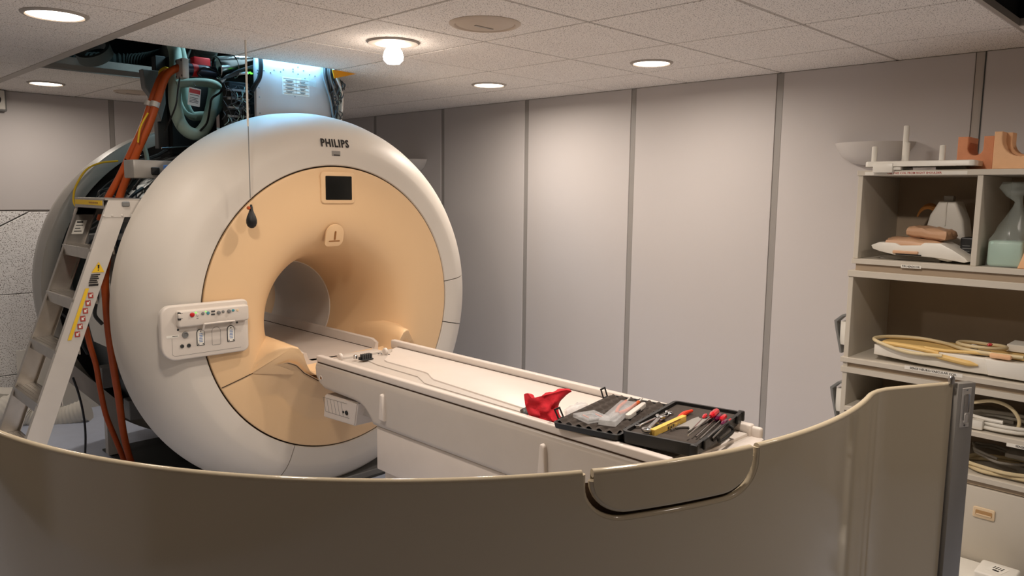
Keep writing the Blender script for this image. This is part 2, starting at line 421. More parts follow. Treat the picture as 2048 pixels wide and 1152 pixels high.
# ------------------------------------------------------------------ wall uplighters
def uplighter(y, z0, label, w=.40):
    t = thing('wall_uplighter', label, 'wall lamp', (XR-.02, y, z0), group='half bowl wall lamps')
    prof = [(.05, 0), (.11, .012), (.16, .045), (w/2*.98, .10), (w/2, .115), (w/2-.006, .115), (.15, .048), (.10, .018), (0.05, .006)]
    mm = Mx.Translation((XR-.0145, y, z0)) @ Mx.Diagonal((.85, 1, 1, 1))
    mk('bowl', lathe(prof, mm, 24, PI/2, 1.5*PI, close_prof=True), clothw, t)
    mk('wall_bracket', box(XR-.05, XR-.0142, y-.06, y+.06, z0+.02, z0+.08, .004, 1), clothw, t)
uplighter(-.546, 1.868, 'white half bowl wall lamp on the right wall behind the peg board')
uplighter(3.40, 1.868, 'white half bowl wall lamp peeping out behind the right edge of the scanner')
# small framed box at the top of the far wall
t = thing('wall_clock_box', 'small grey framed fitting high on the far wall, cut by the left picture edge', 'wall fitting', (.05, YB-.05, 2.25))
mk('case', box(-.10, .147, YB-.07, YB-.0145, 2.245, 2.398, .006, 2), mgrey, t)
mk('front_plate', box(-.09, .135, YB-.074, YB-.069, 2.258, 2.392, .003, 1), paper, t)
mk('cable', tube([(-.02, YB-.078, 2.39), (.09, YB-.082, 2.35), (.10, YB-.08, 2.31), (.06, YB-.08, 2.275), (.0, YB-.08, 2.27)], .006, 6), black, t)
# ================================================================== the scanner
CX, ZC = 1.0, 1.069
scanner = thing('mri_scanner', 'large cream ring shaped scanner with peach face and dark opened left flank', 'scanner', (CX, 2.3, 0))
def ringpt(r, y, a, cx=CX, zc=ZC):
    s = math.sin(a); z = zc + r*s*(1.022 if s < 0 else 1.0)
    return V((cx + r*math.cos(a), y, max(z, .012)))
def sector(prof, a0, a1, n, closed=True):
    b = B(); rows = []
    for i in range(n+1):
        a = a0+(a1-a0)*i/n
        rows.append([b.verts.new(ringpt(r, y, a)) for r, y in prof])
    L = len(prof)
    for i in range(n):
        for k in range(L if closed else L-1):
            vs = (rows[i][k], rows[i][(k+1) % L], rows[i+1][(k+1) % L], rows[i+1][k])
            if len({tuple(v.co) for v in vs}) > 2:
                try: b.faces.new(vs)
                except ValueError: pass
    if closed and abs(a1-a0) < 2*PI-1e-3:
        b.faces.new(rows[0]); b.faces.new(rows[-1])
    bmesh.ops.remove_doubles(b, verts=b.verts, dist=1e-5)
    return b
RO = 1.060
cprof = [(.765, 1.548), (.765, 1.536), (.770, 1.531), (.80, 1.5305), (.835, 1.531), (.862, 1.534), (.872, 1.537), (.900, 1.548), (.935, 1.570), (.970, 1.602), (1.002, 1.645), (1.027, 1.695), (1.045, 1.75), (1.056, 1.81), (RO, 1.885),
         (RO-.012, 1.888), (1.04, 1.82), (1.01, 1.70), (.96, 1.615), (.90, 1.56)]
D2 = math.radians
g = D2(.18)
mk('front_cover', sector(cprof, D2(6.3)+g, D2(248.2)-g, 150), cover, scanner, smooth=30)
mk('lower_cover', sector(cprof, D2(248.2)+g, D2(347.6)-g, 70), cover, scanner, smooth=30)
mk('side_cover', sector(cprof, D2(347.6)+g, D2(366.3)-g, 16), cover, scanner, smooth=30)
mk('cover_backing', sector([(.74, 1.552), (.90, 1.575), (.96, 1.63), (1.0, 1.70), (.98, 1.70), (.93, 1.63), (.88, 1.59), (.74, 1.567)], 0, 2*PI, 96), seam, scanner)
# peach face: loft from the rim circle to the lower-set bore circle
FZ, BR, BZ = 1.069, .298, .985
FP = [(0, 1.545), (0, 1.531), (.006, 1.5275), (.10, 1.524), (.25, 1.521), (.38, 1.522), (.48, 1.527), (.57, 1.538), (.65, 1.556), (.72, 1.582), (.78, 1.617), (.83, 1.66), (.875, 1.72), (.915, 1.80), (.95, 1.89), (.98, 1.99), (1, 2.10)]
def facept(w_, y, a):
    p = ringpt(.7575, y, a); q = V((CX+BR*math.cos(a), y, BZ+BR*math.sin(a)))
    return p.lerp(q, w_)
def faceloft(extra=4):
    b = B(); n = 180; rows = []
    prof = []
    for i in range(len(FP)-1):
        for k in range(extra):
            t = k/extra; prof.append((FP[i][0]+(FP[i+1][0]-FP[i][0])*t, FP[i][1]+(FP[i+1][1]-FP[i][1])*t))
    prof.append(FP[-1])
    # smooth the sampled profile
    for _ in range(3):
        prof = [prof[0], prof[1]]+[((prof[i-1][0]+2*prof[i][0]+prof[i+1][0])/4, (prof[i-1][1]+2*prof[i][1]+prof[i+1][1])/4) for i in range(2, len(prof)-1)]+[prof[-1]]
    for w_, y in prof: rows.append([b.verts.new(facept(w_, y, 2*PI*k/n)) for k in range(n)])
    for i in range(len(rows)-1):
        for k in range(n): b.faces.new((rows[i][k], rows[i][(k+1) % n], rows[i+1][(k+1) % n], rows[i+1][k]))
    return b
# lower panel boundary: roof-shaped line  (x, z)
BL = [(.20, .694), (.291, .717), (.50, .782), (.57, .812), (.62, .827), (.655, .812), (.70, .765), (.78, .712), (1.0, .690)]
def zline(x):
    x = x if x <= CX else 2*CX-x
    for (a, b_), (c, d) in zip(BL, BL[1:]):
        if x <= c: return b_+(d-b_)*(x-a)/(c-a)
    return BL[-1][1]
def split(keep_low):
    b = faceloft()
    for i in range(len(BL)-1):
        (x0, z0), (x1, z1) = BL[i], BL[i+1]
        for s in (1, -1):
            xa, xb = (x0, x1) if s == 1 else (2*CX-x0, 2*CX-x1)
            nrm = V((-(z1-z0)*s, 0, (x1-x0))).normalized()
            bmesh.ops.bisect_plane(b, geom=b.verts[:]+b.edges[:]+b.faces[:], plane_co=(xa, 0, z0), plane_no=nrm, dist=1e-5)
    bmesh.ops.bisect_plane(b, geom=b.verts[:]+b.edges[:]+b.faces[:], plane_co=(CX, 0, .8), plane_no=(0, 0, 1), dist=1e-5)
    kill = []
    for f in b.faces:
        c = f.calc_center_median(); low = c.z < zline(c.x)
        if low != keep_low: kill.append(f)
    bmesh.ops.delete(b, geom=kill, context='FACES')
    return b
b = split(False); mk('face_panel', b, beige, scanner, smooth=30)
b = split(True)
DY = 1.392
def sstep(t): t = max(0, min(1, t)); return t*t*(3-2*t)
for v in b.verts:
    dx = abs(v.co.x-CX); d = zline(v.co.x)-v.co.z
    if dx < .55:
        h = .235*math.sqrt(1-(dx/.55)**2)+.02
        t_ = min(1, max(0, d/h)); w_ = 1-sstep((dx-.33)/.20)
        base_y = min(v.co.y, 1.56)
        v.co.y = (v.co.y if t_ >= 1 and v.co.y < 1.56 else base_y) - w_*(base_y-DY)*(1-t_)**1.08
    v.co.y += .005*math.exp(-max(d, 0)/.005)
sm = sorted([v.co.copy() for v in b.verts if abs(zline(v.co.x)-v.co.z) < 2e-4 and v.co.y < 1.6], key=lambda c: c.x)
mk('lower_face_panel', b, beige, scanner, smooth=30)
sl = [sm[0]]
for c in sm[1:]:
    if c.x-sl[-1].x > .004: sl.append(c)
mk('panel_seam', tube([c+V((0, -.006, 0)) for c in sl], .0022, 6, 1), seam, scanner)
# table dock: two humped shoulders with a channel for the tray, flush with the lower panel
TOPL = [(.455, .775), (.50, .828), (.545, .872), (.59, .902), (.635, .914), (.668, .905), (.692, .872), (.708, .825), (.728, .782), (.76, .757), (.85, .750)]
BOTL = [(.85, .704), (.78, .712), (.70, .765), (.655, .812), (.62, .827), (.57, .812), (.50, .782), (.46, .770)]
secp = TOPL + [(2*CX-x, z) for x, z in TOPL[::-1]] + [(2*CX-x, z) for x, z in BOTL[::-1]] + BOTL
b = B(); rows = []
for y, ins, gr in ((1.386, .010, 0), (1.389, .004, 0), (1.396, 0, 0), (1.43, 0, .02), (1.47, 0, .05), (1.51, 0, .09), (1.56, 0, .13), (1.62, 0, .17), (1.70, 0, .20), (1.80, 0, .2), (1.9, 0, .2), (2.06, 0, .2)):
    row = []
    for i, (x, z) in enumerate(secp):
        dx = x-CX; k = 1+gr*sstep((abs(dx)-.30)/.2)*.8
        up = gr*.12*sstep((abs(dx)-.28)/.1) if i < 2*len(TOPL) else 0
        zz = z+up-(ins if i < 2*len(TOPL) else -ins*.6)
        yy = y+sstep((abs(dx)-.33)/.20)*.143*max(0, (1.70-y)/.314)
        row.append(b.verts.new((CX+dx*k*(1-ins*.8), yy, zz)))
    rows.append(row)
n = len(secp)
for i in range(len(rows)-1):
    for k in range(n): b.faces.new((rows[i][k], rows[i][(k+1) % n], rows[i+1][(k+1) % n], rows[i+1][k]))
f = b.faces.new(rows[0]); bmesh.ops.triangulate(b, faces=[f])
mk('table_dock', b, beige, scanner, smooth=50)
# bore tube and rear flare
rot = lambda y, z: frame((CX, y, z), (1, 0, 0), zdir=(0, 1, 0))
mk('bore_tube', lathe([(BR+.002, 0), (BR-.004, .004), (BR-.004, .70), (BR+.02, .70), (BR+.02, 0)], rot(2.10, BZ), 96, close_prof=True), white, scanner)
mk('rear_flare', lathe([(BR+.004, 0), (BR+.006, .05), (BR+.03, .14), (BR+.09, .24), (BR+.20, .33), (BR+.32, .37), (BR+.32, .39), (BR+.19, .35), (BR+.07, .26), (BR+.02, .15)], rot(2.80, BZ), 72, close_prof=True), beige, scanner)
# tray running into the bore, with upturned rims
def tray(y0, y1, hw, zt, rim, th, chamf=.0):
    sec = [(-hw, rim), (-hw+.006, rim+.006), (-hw+.018, rim), (-hw+.03, .012), (-hw+.05, .0), (hw-.05, 0), (hw-.03, .012), (hw-.018, rim), (hw-.006, rim+.006), (hw, rim), (hw-.004, -.02), (hw-.05, -th), (-hw+.05, -th), (-hw+.004, -.02)]
    b = B(); rows = []
    for y in (y0, y0+.012, y0+.05, y1):
        k = 1.0 if y > y0+.02 else (.985 if y > y0 else .965)
        lower = 1.0 if y > y0+.02 else .8
        rows.append([b.verts.new((CX+x*k, y, zt+z*lower)) for x, z in sec])
    for i in range(3):
        for k in range(len(sec)): b.faces.new((rows[i][k], rows[i][(k+1) % len(sec)], rows[i+1][(k+1) % len(sec)], rows[i+1][k]))
    for r_ in (rows[0], rows[-1]):
        f = b.faces.new(r_); bmesh.ops.triangulate(b, faces=[f])
    return b
mk('bore_tray', tray(1.50, 3.05, .247, .797, .056, .038), bedw, scanner)
b = B()
for s in (1, -1): box(CX+s*.212-.0015, CX+s*.212+.0015, 1.53, 3.04, .798, .8087, bm=b)
mk('tray_joint', b, seam, scanner, smooth=0)
# screen
t = mk('display', prism(rrect(.893, 1.106, 1.630, 1.800, .022), FRONT(0, 1.524, 0), 0, .010, .006, 3), beige, scanner)
mk('screen', prism(rrect(.920, 1.083, 1.651, 1.778, .005), FRONT(0, 1.5145, 0), 0, .0025, .001, 1), screenm, t)
# emblem
PM = FRONT(.985, 1.540, 1.460) @ Mx.Rotation(D2(14), 4, 'X')
b = prism(rrect(-.056, .056, -.062, .062, [.020, .036, .056, .054], 8), PM, -.004, .006, .002, 2)
t = mk('alignment_port', b, beige, scanner)
b = B(); ma = PM @ Mx.Translation((0, 0, .0062))
prism(rrect(-.004, .006, -.024, .024, .003), ma, 0, .0022, bm=b); prism(rrect(-.034, .034, -.034, -.029, .002), ma, 0, .0015, bm=b)
mk('alignment_slot', b, brown, t)
# lettering and plate on the cover
mk('lettering', text_bm('PHILIPS', .060, FRONT(.996, 1.5365, 1.9505) @ Mx.Rotation(D2(17), 4, 'X').inverted() @ Mx.Rotation(0, 4, 'Z'), .0012, .0016, sx=.78, space=1.17), ink, scanner, smooth=0)
t = mk('type_plate', prism(rrect(.972, 1.024, 1.884, 1.912, .003), FRONT(0, 1.531, 0), -.004, .002, .0005, 1), silver, scanner)
mk('plate_print', box(.984, 1.020, 1.527, 1.5295, 1.887, 1.892), ink, t)
# ------------------------------------------------------------------ control panel, left
Yp = 1.500
cp = mk('control_panel', prism(rrect(.030, .452, .905, 1.163, [.070, .03, .022, .05], 8), FRONT(0, Yp, 0) @ Mx.Identity(4), -.014, .016, .008, 3), white, scanner)
mk('panel_mount', box(.10, .44, Yp+.012, 1.56, .93, 1.152, .01, 2), dgrey, scanner)
Yc = 1.476
def P(u, v, y=Yc): p = ony(u, v, y); return p.x, p.z
x0, z0 = P(350, 655); x1, z1 = P(485, 605)
con = mk('console', prism(rrect(.098, .442, 1.063, 1.140, .012), FRONT(0, Yp-.014, 0), 0, .032, .008, 3), white, scanner)
Yk = Yp-.014-.032
def knob(u, v, r, h, m, name='button'):
    p = ony(u, v, Yk)
    return mk(name, lathe([(0, h), (r*.7, h), (r, h*.7), (r, 0)], FRONT(p.x, Yk, p.z), 16), m, con)
knob(384, 629.5, .0105, .007, redp); knob(395, 629.5, .0065, .004, white); knob(405.5, 627, .0075, .004, mgrey); knob(416, 626, .0075, .004, bluem)
for u, v in ((437, 625), (457.5, 622)): knob(u, v, .0085, .011, mgrey, 'knob')
knob(446, 623, .0065, .005, mgrey); knob(466, 620.5, .0065, .005, bluem); knob(475, 620, .006, .003, peach)
p = ony(391.5, 625.5, Yk); mk('indicator_light', box(p.x-.003, p.x+.003, Yk-.002, Yk, p.z-.002, p.z+.003), ledg, con)
p = ony(411.5, 623, Yk); mk('indicator_light', box(p.x-.002, p.x+.002, Yk-.002, Yk, p.z-.002, p.z+.002), ledg, con)
for v in (622.5, 628.5):
    p = ony(426, v, Yk); mk('button', box(p.x-.009, p.x+.009, Yk-.003, Yk, p.z-.0035, p.z+.0035, .001, 1), dgrey, con)
p = ony(358.5, 633, Yk); mk('slider_slot', box(p.x-.008, p.x+.008, Yk-.002, Yk+.001, p.z-.018, p.z+.018, .002, 1), dgrey, con)
mk('slider', box(p.x-.009, p.x+.004, Yk-.014, Yk-.001, p.z-.008, p.z+.012, .003, 2), white, con)
b = B()
for u, v, w_ in ((357, 625, .010), (364, 627, .006), (364, 637, .006), (395, 636.5, .009)):
    p = ony(u, v, Yk); box(p.x-w_/2, p.x+w_/2, Yk-.0006, Yk, p.z-.001, p.z+.001, bm=b)
mk('console_print', b, ink, con, smooth=0)
Yq = Yp-.0162
def at(u, v): p = ony(u, v, Yq); return p
p = at(370, 669.5); mk('socket', lathe([(0, .003), (.008, .003), (.010, .007), (.0145, .006), (.0145, 0)], FRONT(p.x, Yq, p.z), 20), mgrey, cp)
for u, v in ((364, 692.5), (377.5, 691)):
    p = at(u, v); mk('socket', lathe([(0, .001), (.004, .001), (.0055, .005), (.009, .004), (.009, 0)], FRONT(p.x, Yq, p.z), 16), dgrey, cp)
for u, v in ((356, 660), (474, 645)):
    p = at(u, v); mk('screw', lathe([(0, .002), (.004, .002), (.0055, 0)], FRONT(p.x, Yq, p.z), 12), dgrey, cp)
def arch(u, v, hw, hh, ind=0): 
    p = at(u, v); a = p.x-hw; c = p.x+hw; lo = p.z-hh; hi = p.z+hh
    return rrect(a+ind, c-ind, lo+ind, hi-ind, [.004, .004, hw-ind-.001, hw-ind-.001], 8)
for u, v in ((401, 674.5), (461.5, 667)):
    t = mk('label_frame', prism(arch(u, v, .019, .040), FRONT(0, Yq, 0), -.001, .0022, .0006, 1), dgrey, cp)
    mk('label_plate', prism(arch(u, v, .019, .040, .0035), FRONT(0, Yq-.0022, 0), 0, .001), paper, t)
    b = B(); p = at(u, v)
    for i in range(6): box(p.x-.009+random.uniform(0, .003), p.x+.009, Yq-.0037, Yq-.0032, p.z-.022+i*.0075, p.z-.019+i*.0075, bm=b)
    mk('label_print', b, bluel, t, smooth=0)
    b = B()
    for dx, dz in ((0, .029), (-.011, -.032), (.011, -.032)): lathe([(0, .002), (.0025, .0015), (.0032, 0)], FRONT(p.x+dx, Yq-.0032, p.z+dz), 8, bm=b)
    mk('label_screw', b, ink, t)
def outline(poly, r, y): return tube([(a, y, c) for a, c in poly], r, 5, 1, closed=True)
mk('hatch_outline', outline(arch(432.5, 671.5, .021, .043), .0008, Yq-.0004), mgrey, cp)
mk('panel_groove', tube([(P(344, 678, Yq)[0], Yq, P(344, 678, Yq)[1]), (P(345, 710, Yq)[0], Yq, P(345, 710, Yq)[1]), (P(350, 713, Yq)[0], Yq, P(350, 713, Yq)[1]), (P(482, 694, Yq)[0], Yq, P(482, 694, Yq)[1])], .0008, 5, 1), mgrey, cp)
p = at(348, 673); t = mk('name_strip', box(p.x-.035, p.x+.022, Yq-.0012, Yq, p.z-.006, p.z+.006, .0003, 1), paper, cp)
mk('strip_print', box(p.x-.008, p.x+.018, Yq-.0016, Yq-.0011, p.z-.001, p.z+.0015), ink, t)
a, c = at(400.5, 655), at(460.5, 644)
q0 = ony(400.5, 656, Yq); q1 = ony(462, 642, Yq)
hz = (ony(405, 648, Yp-.05).z)
mk('grab_handle', tube([(q0.x, Yq+.004, q0.z-.012), (q0.x, Yp-.045, q0.z-.006), (q0.x+.004, Yp-.055, hz-.004), (q0.x+.012, Yp-.058, hz), (q1.x-.012, Yp-.058, hz), (q1.x-.004, Yp-.055, hz-.004), (q1.x, Yp-.045, hz-.010), (q1.x, Yq+.004, hz-.022)], .0045, 10, 4), white, cp)
# ------------------------------------------------------------------ magnet, rear ring, feet, base
mk('magnet', lathe([(BR+.13, 0), (.86, 0), (.90, .02), (.90, 1.15), (.86, 1.17), (BR+.13, 1.17)], rot(1.93, 1.03), 72, close_prof=True), magm, scanner)
mk('rear_cover', sector([(1.045, 3.10), (1.052, 3.108), (1.052, 3.26), (1.03, 3.40), (.93, 3.52), (.91, 3.52), (1.0, 3.40), (1.02, 3.26), (1.02, 3.16), (.978, 3.125), (.972, 3.112), (.974, 3.10), (.985, 3.095), (1.035, 3.095)], 0, 2*PI, 140), ringm, scanner)
mk('rear_bulkhead', sector([(BR+.35, 3.24), (1.015, 3.24), (1.015, 3.22), (BR+.35, 3.22)], 0, 2*PI, 72), blackr, scanner)
mk('base_plate', box(.26, 1.74, 1.60, 3.20, 0.0, .012, .002, 1), dgrey, scanner)
mk('plinth', box(.62, 1.55, 1.60, 1.86, .012, .05, .004, 1), mgrey, scanner)
b = B()
y = 3.06
path = [(.285, .02), (.285, .30), (.255, .36), (.02, .62)]
prof = []
for i, (x, z) in enumerate(path):
    nn = {0: (1, 0), 1: (1, .15), 2: (.85, .5), 3: (.74, .68)}[i]
    prof.append((x, z, nn))
def strap(y0, y1, h0, h1, bm):
    L = [(x+nx*h0, z+nz*h0) for x, z, (nx, nz) in prof]; Rr = [(x+nx*h1, z+nz*h1) for x, z, (nx, nz) in prof]
    prism(L+Rr[::-1], FRONT(0, y1, 0), 0, y1-y0, bm=bm)
strap(y-.05, y-.035, -.045, .045, b); strap(y-.034, y+.02, -.040, -.020, b); strap(y-.034, y+.02, .020, .040, b)
t = mk('magnet_leg', b, alup, scanner)
mk('rubber_foot', lathe([(0, 0), (.030, 0), (.030, .055), (.022, .06), (0, .06)], Mx.Translation((.285, y-.01, 0.012)), 20), blackr, t)
# clutter along the opened flank of the magnet: boxes, foil, bundled wires
def jb(u0, v0, u1, v1, y, dep, m, name, **k):
    p, q = ony(u0, v1, y), ony(u1, v0, y)
    return mk(name, box(p.x, q.x, y, y+dep, p.z, q.z, .006, 2), m, scanner, **k)
t = jb(268, 322, 352, 356, 1.98, .14, silver, 'junction_box')
p = ony(311, 342, 1.978); mk('socket', box(p.x-.022, p.x+.018, 1.968, 1.981, p.z-.018, p.z+.018, .003, 1), black, t)
p = ony(335, 340, 1.978); mk('cover_plate', box(p.x-.02, p.x+.04, 1.972, 1.981, p.z-.025, p.z+.025, .003, 1), bluel, t)
b = B(); n = 24
for i in range(9):
    for k in range(5): pass
rows = []
for i in range(22):
    a = D2(120+50*i/21); rows.append([])
    for k in range(10):
        yy = 1.95+.42*k/9; r = .905+random.uniform(0, .028)
        rows[-1].append(b.verts.new((CX+r*math.cos(a), yy, 1.03+r*math.sin(a))))
for i in range(21):
    for k in range(9): b.faces.new((rows[i][k], rows[i][k+1], rows[i+1][k+1], rows[i+1][k]))
mk('foil_wrap', b, foil, scanner, smooth=20)
# white transport sheet with blue print on the flank
b = B(); rows = []
for i in range(13):
    a = D2(168+26*i/12); rows.append([b.verts.new((CX+.912*math.cos(a), yy, 1.03+.912*math.sin(a))) for yy in (2.05, 2.75)])
for i in range(12): b.faces.new((rows[i][0], rows[i][1], rows[i+1][1], rows[i+1][0]))
t = mk('flank_sheet', b, paper, scanner, recalc=False)
b = text_bm('p', .20, SIDE(CX-.915, 2.20, 1.16), .0008, .004); mk('sheet_print', b, bluel, t, smooth=0)
# flat cables bundled in the dark flank
b = B()
for i in range(46):
    a0 = D2(random.uniform(95, 178)); y0 = random.uniform(2.35, 3.0); r = .93+random.uniform(0, .05)
    pts = []
    da = D2(random.uniform(6, 26))*random.choice((-1, 1)); dy = random.uniform(-.25, .25)
    for k in range(5):
        u = k/4; a = a0+da*u; rr = r+.03*math.sin(PI*u)*random.uniform(.2, 1.5)
        pts.append((CX+rr*math.cos(a), min(max(y0+dy*u, 2.0), 3.08), 1.03+rr*math.sin(a)))
    tube(pts, random.choice((.004, .005, .007, .010)), 6, 4, bm=b)
mk('loose_wiring', b, dgrey, scanner, kind='stuff')
b = B()
for i in range(14):
    u, v = random.uniform(150, 300), random.uniform(300, 400)
    if u+v < 575: continue
    p_ = ony(u, v, 2.6); tube([p_, p_+V((random.uniform(-.05, .05), random.uniform(-.1, .1), random.uniform(.0, .03))), p_+V((random.uniform(-.05, .12), random.uniform(-.2, .2), random.uniform(-.10, .0)))], .0045, 6, 5, bm=b)
mk('branch_wiring', b, black, scanner, kind='stuff')
for i, (x, z, d) in enumerate(((.11, .55, .1), (.08, 1.32, .12), (.25, .33, .1))):
    mk('flank_bracket', box(x, x+.09, 2.62, 2.62+d, z, z+.12, .004, 1), mgrey, scanner)
# ------------------------------------------------------------------ service turret above the magnet
x0, x1 = .762, 1.235
tur = mk('service_turret', box(x0, x1, 1.945, 1.975, 1.86, 2.80, .004, 2), wallp, scanner, label='pale grey sheet metal service turret')
b = B()
for u, v in ((541, 145), (528, 141), (548, 140), (561, 143), (567, 139), (596, 134), (586, 138), (607, 141), (586, 143), (596, 148), (619, 149), (630, 152), (610, 157), (590, 193), (518, 175), (519, 194), (520, 226), (515, 140), (515, 146)):
    p = ony(u, v, 1.945); lathe([(0, .003), (.003, .0025), (.0045, 0)], FRONT(p.x, 1.945, p.z), 8, bm=b)
mk('rivet', b, mgrey, tur)
p, q = ony(565, 186, 1.9445), ony(618, 160, 1.9445)
t = mk('paper_notice', box(p.x, q.x, 1.9425, 1.9448, p.z-.006, q.z, .0003, 1), paper, tur)
mk('sticky_tape', box(q.x-.05, q.x+.045, 1.941, 1.9424, q.z-.035, q.z+.005), bag, tur)
b = B(); W_ = q.x-p.x; Hh = q.z-p.z
for i in range(5): box(p.x+.006, q.x-.006, 1.9418, 1.9426, p.z+Hh*(.04+.22*i)-.0006, p.z+Hh*(.04+.22*i)+.0006, bm=b)
box(p.x+W_*.5-.0006, p.x+W_*.5+.0006, 1.9418, 1.9426, p.z+.004, q.z-.004, bm=b)
for i in range(4):
    for s in (.26, .74):
        wv = random.uniform(.10, .18)*W_
        box(p.x+W_*s-wv, p.x+W_*s+wv, 1.9418, 1.9426, p.z+Hh*(.12+.22*i), p.z+Hh*(.17+.22*i), bm=b)
        box(p.x+W_*s-wv*.6, p.x+W_*s+wv*.6, 1.9418, 1.9426, p.z+Hh*(.06+.22*i), p.z+Hh*(.10+.22*i), bm=b)
mk('notice_print', b, mgrey, t, smooth=0)
xb = ony(338, 200, 2.55).x
mk('turret_back', box(xb, .80, 2.53, 2.60, 1.90, 2.46, .006, 1), darkv, tur)
# electronics on the turret's left side
mk('turret_core', box(.80, 1.20, 1.98, 2.50, 1.90, 2.42, .006, 1), darkv, tur)
b = box(.640, .762, 2.02, 2.10, 1.92, 2.285, .006, 1)
eb = mk('electronics_rack', b, darkv, tur)
b = B()
for i in range(70):
    x = random.uniform(.60, .755); z = random.uniform(1.96, 2.27); y = 2.012
    L = random.uniform(.04, .13); a = random.uniform(-1.9, -1.0) if random.random() < .7 else random.uniform(-.6, .6)
    pts = [(x, y+.004, z), (x+L*.5*math.cos(a)+random.uniform(-.02, .02), y-random.uniform(.005, .035), z+L*.5*math.sin(a)), (min(x+L*math.cos(a), .756), y-random.uniform(0, .01), z+L*math.sin(a))]
    tube(pts, random.choice((.0016, .0022, .003)), 5, 4, bm=b)
mk('rack_wiring', b, dgrey, eb, kind='stuff')
b = B()
for i in range(34):
    x = random.uniform(.62, .74); z = random.uniform(2.0, 2.26); y = 2.008
    a = random.uniform(-2.2, -.9); L = random.uniform(.03, .08)
    tube([(x, y, z), (x+L*.5*math.cos(a), y-.02, z+L*.5*math.sin(a)), (x+L*math.cos(a), y, z+L*math.sin(a))], .002, 5, 3, bm=b)
mk('pale_wiring', b, green, eb, kind='stuff')
b = B()
for u, v in ((497, 146), (501, 145), (504, 147)):
    p = ony(u, v, 2.0); box(p.x-.004, p.x+.004, 2.0, 2.012, p.z-.003, p.z+.004, bm=b)
mk('status_light', b, ledg, eb)
for i in range(7):
    z = 1.95+i*.047; mk('circuit_card', box(.63, .752, 2.005, 2.022, z, z+.012, .001, 1), mgrey, eb)
mk('edge_hose', tube([ony(521, 116, 1.925), ony(522, 135, 1.92), ony(519, 155, 1.92), ony(512, 168, 1.93), ony(505, 180, 1.96)], .0125, 10, 6), blackr, tur)
# cables falling down the right edge of the turret
cl = [(646, 655, 662, 668), (652, 660, 667, 671), (659, 668, 676, 676), (664, 676, 683, 684), (670, 682, 684, 681), (667, 673, 677, 672), (675, 680, 678, 674)]
cm = [mgrey, blackr, mgrey, blackr, white, dgrey, green]
for i, c in enumerate(cl):
    mk('turret_cable', tube([ony(c[0], 130, 1.925), ony(c[0]+1, 152, 1.92), ony(c[1], 180, 1.915), ony(c[2], 205, 1.92), ony(c[3], 245, 1.93), ony(c[3]+1, 262, 1.95)], .0065 if i != 4 else .009, 8, 5), cm[i], tur)
b = B()
for i in range(28):
    p = ony(random.uniform(664, 684), random.uniform(150, 232), 1.93)
    q = p+V((random.uniform(-.03, .03), random.uniform(-.02, .0), random.uniform(-.09, -.02)))
    tube([p, (p+q)/2+V((random.uniform(-.02, .02), -.015, 0)), q], .003, 5, 3, bm=b)
mk('cable_tangle', b, dgrey, tur, kind='stuff')
mk('side_pipe', cyl((1.262, 2.00, 1.86), (1.262, 2.00, 2.50), .022, 14), blackr, tur)
# ================================================================== ceiling void: ducts, hoses, cooler
def top(name, bm, m, label, cat, group=None, **k): return mk(name, bm, m, label=label, cat=cat, group=group, **k)
def corrug(pts, r, pitch, m, name, parent=None, amp=.08, seg=18, **k):
    P = spline(pts, 40); L = [0.0]
    for a, b_ in zip(P, P[1:]): L.append(L[-1]+(b_-a).length)
    # resample evenly
    n = int(L[-1]/pitch)*4; out = []; i = 0
    for q in range(n+1):
        s = L[-1]*q/n
        while i < len(L)-2 and L[i+1] < s: i += 1
        t = (s-L[i])/max(L[i+1]-L[i], 1e-9); out.append(P[i].lerp(P[i+1], t))
    bm = tube(out, r, seg, 1, radii=lambda u: r*(1+amp*math.cos(2*PI*u*n/4)))
    return mk(name, bm, m, parent, smooth=70, **k)
corrug([onz(90, 128, 2.53), onz(150, 130, 2.54), onz(210, 130, 2.54), onz(270, 132, 2.545), onz(320, 125, 2.56), onz(350, 105, 2.60), (.55, 2.35, 2.72)], .080, .03, ductm, 'flexible_duct', label='dark grey ribbed flexible duct lying inside the ceiling opening', cat='duct')
corrug([(.9, 2.95, 2.52), (.86, 2.75, 2.62), (.82, 2.6, 2.74), (.8, 2.5, 2.95)], .07, .03, ductm, 'flexible_duct', label='short ribbed duct rising steeply behind the silver cylinder', cat='duct')
t = thing('duct_collar', 'round pale duct collar high in the dark left end of the ceiling opening', 'duct collar', (.20, 2.65, 2.56))
p = ony(183, 95, 2.7)
mk('ring', lathe([(.075, 0), (.095, 0), (.095, .06), (.075, .06)], frame(p, (.7, -.7, 0), zdir=(.5, .5, -.7)), 28, close_prof=True), ductm, t)
# pale green insulated pipes
Yg = 2.30
def G(u, v, dy=0.0): return ony(u, v, Yg+dy)
pl = [([G(344, 84, .1), G(350, 105, .1), G(352, 130, .06), G(350, 165), G(350, 205), G(358, 240), G(374, 262, -.03), G(395, 268, -.04), G(413, 250, -.04), G(422, 220, -.03), G(428, 190), G(430, 165, .04)], .034, 'fat pale green insulated pipe looping lowest under the blue motor'),
      ([G(360, 95, .15), G(366, 125, .14), G(368, 160, .12), G(370, 205, .10), G(382, 230, .1), G(400, 232, .1), G(425, 228, .10), G(440, 205, .10), G(446, 175, .12), G(446, 150, .2)], .026, 'second pale green insulated pipe behind the lowest loop'),
      ([G(352, 168, -.02), G(375, 166, -.03), G(400, 165, -.03), G(425, 168, -.02), G(440, 178, .03)], .024, 'pale green insulated pipe running across behind the warning tag'),
      ([G(357, 178, .06), G(360, 205, .06), G(372, 226, .05), G(392, 234, .05)], .014, 'thin grey green pipe curving below the warning tag')]
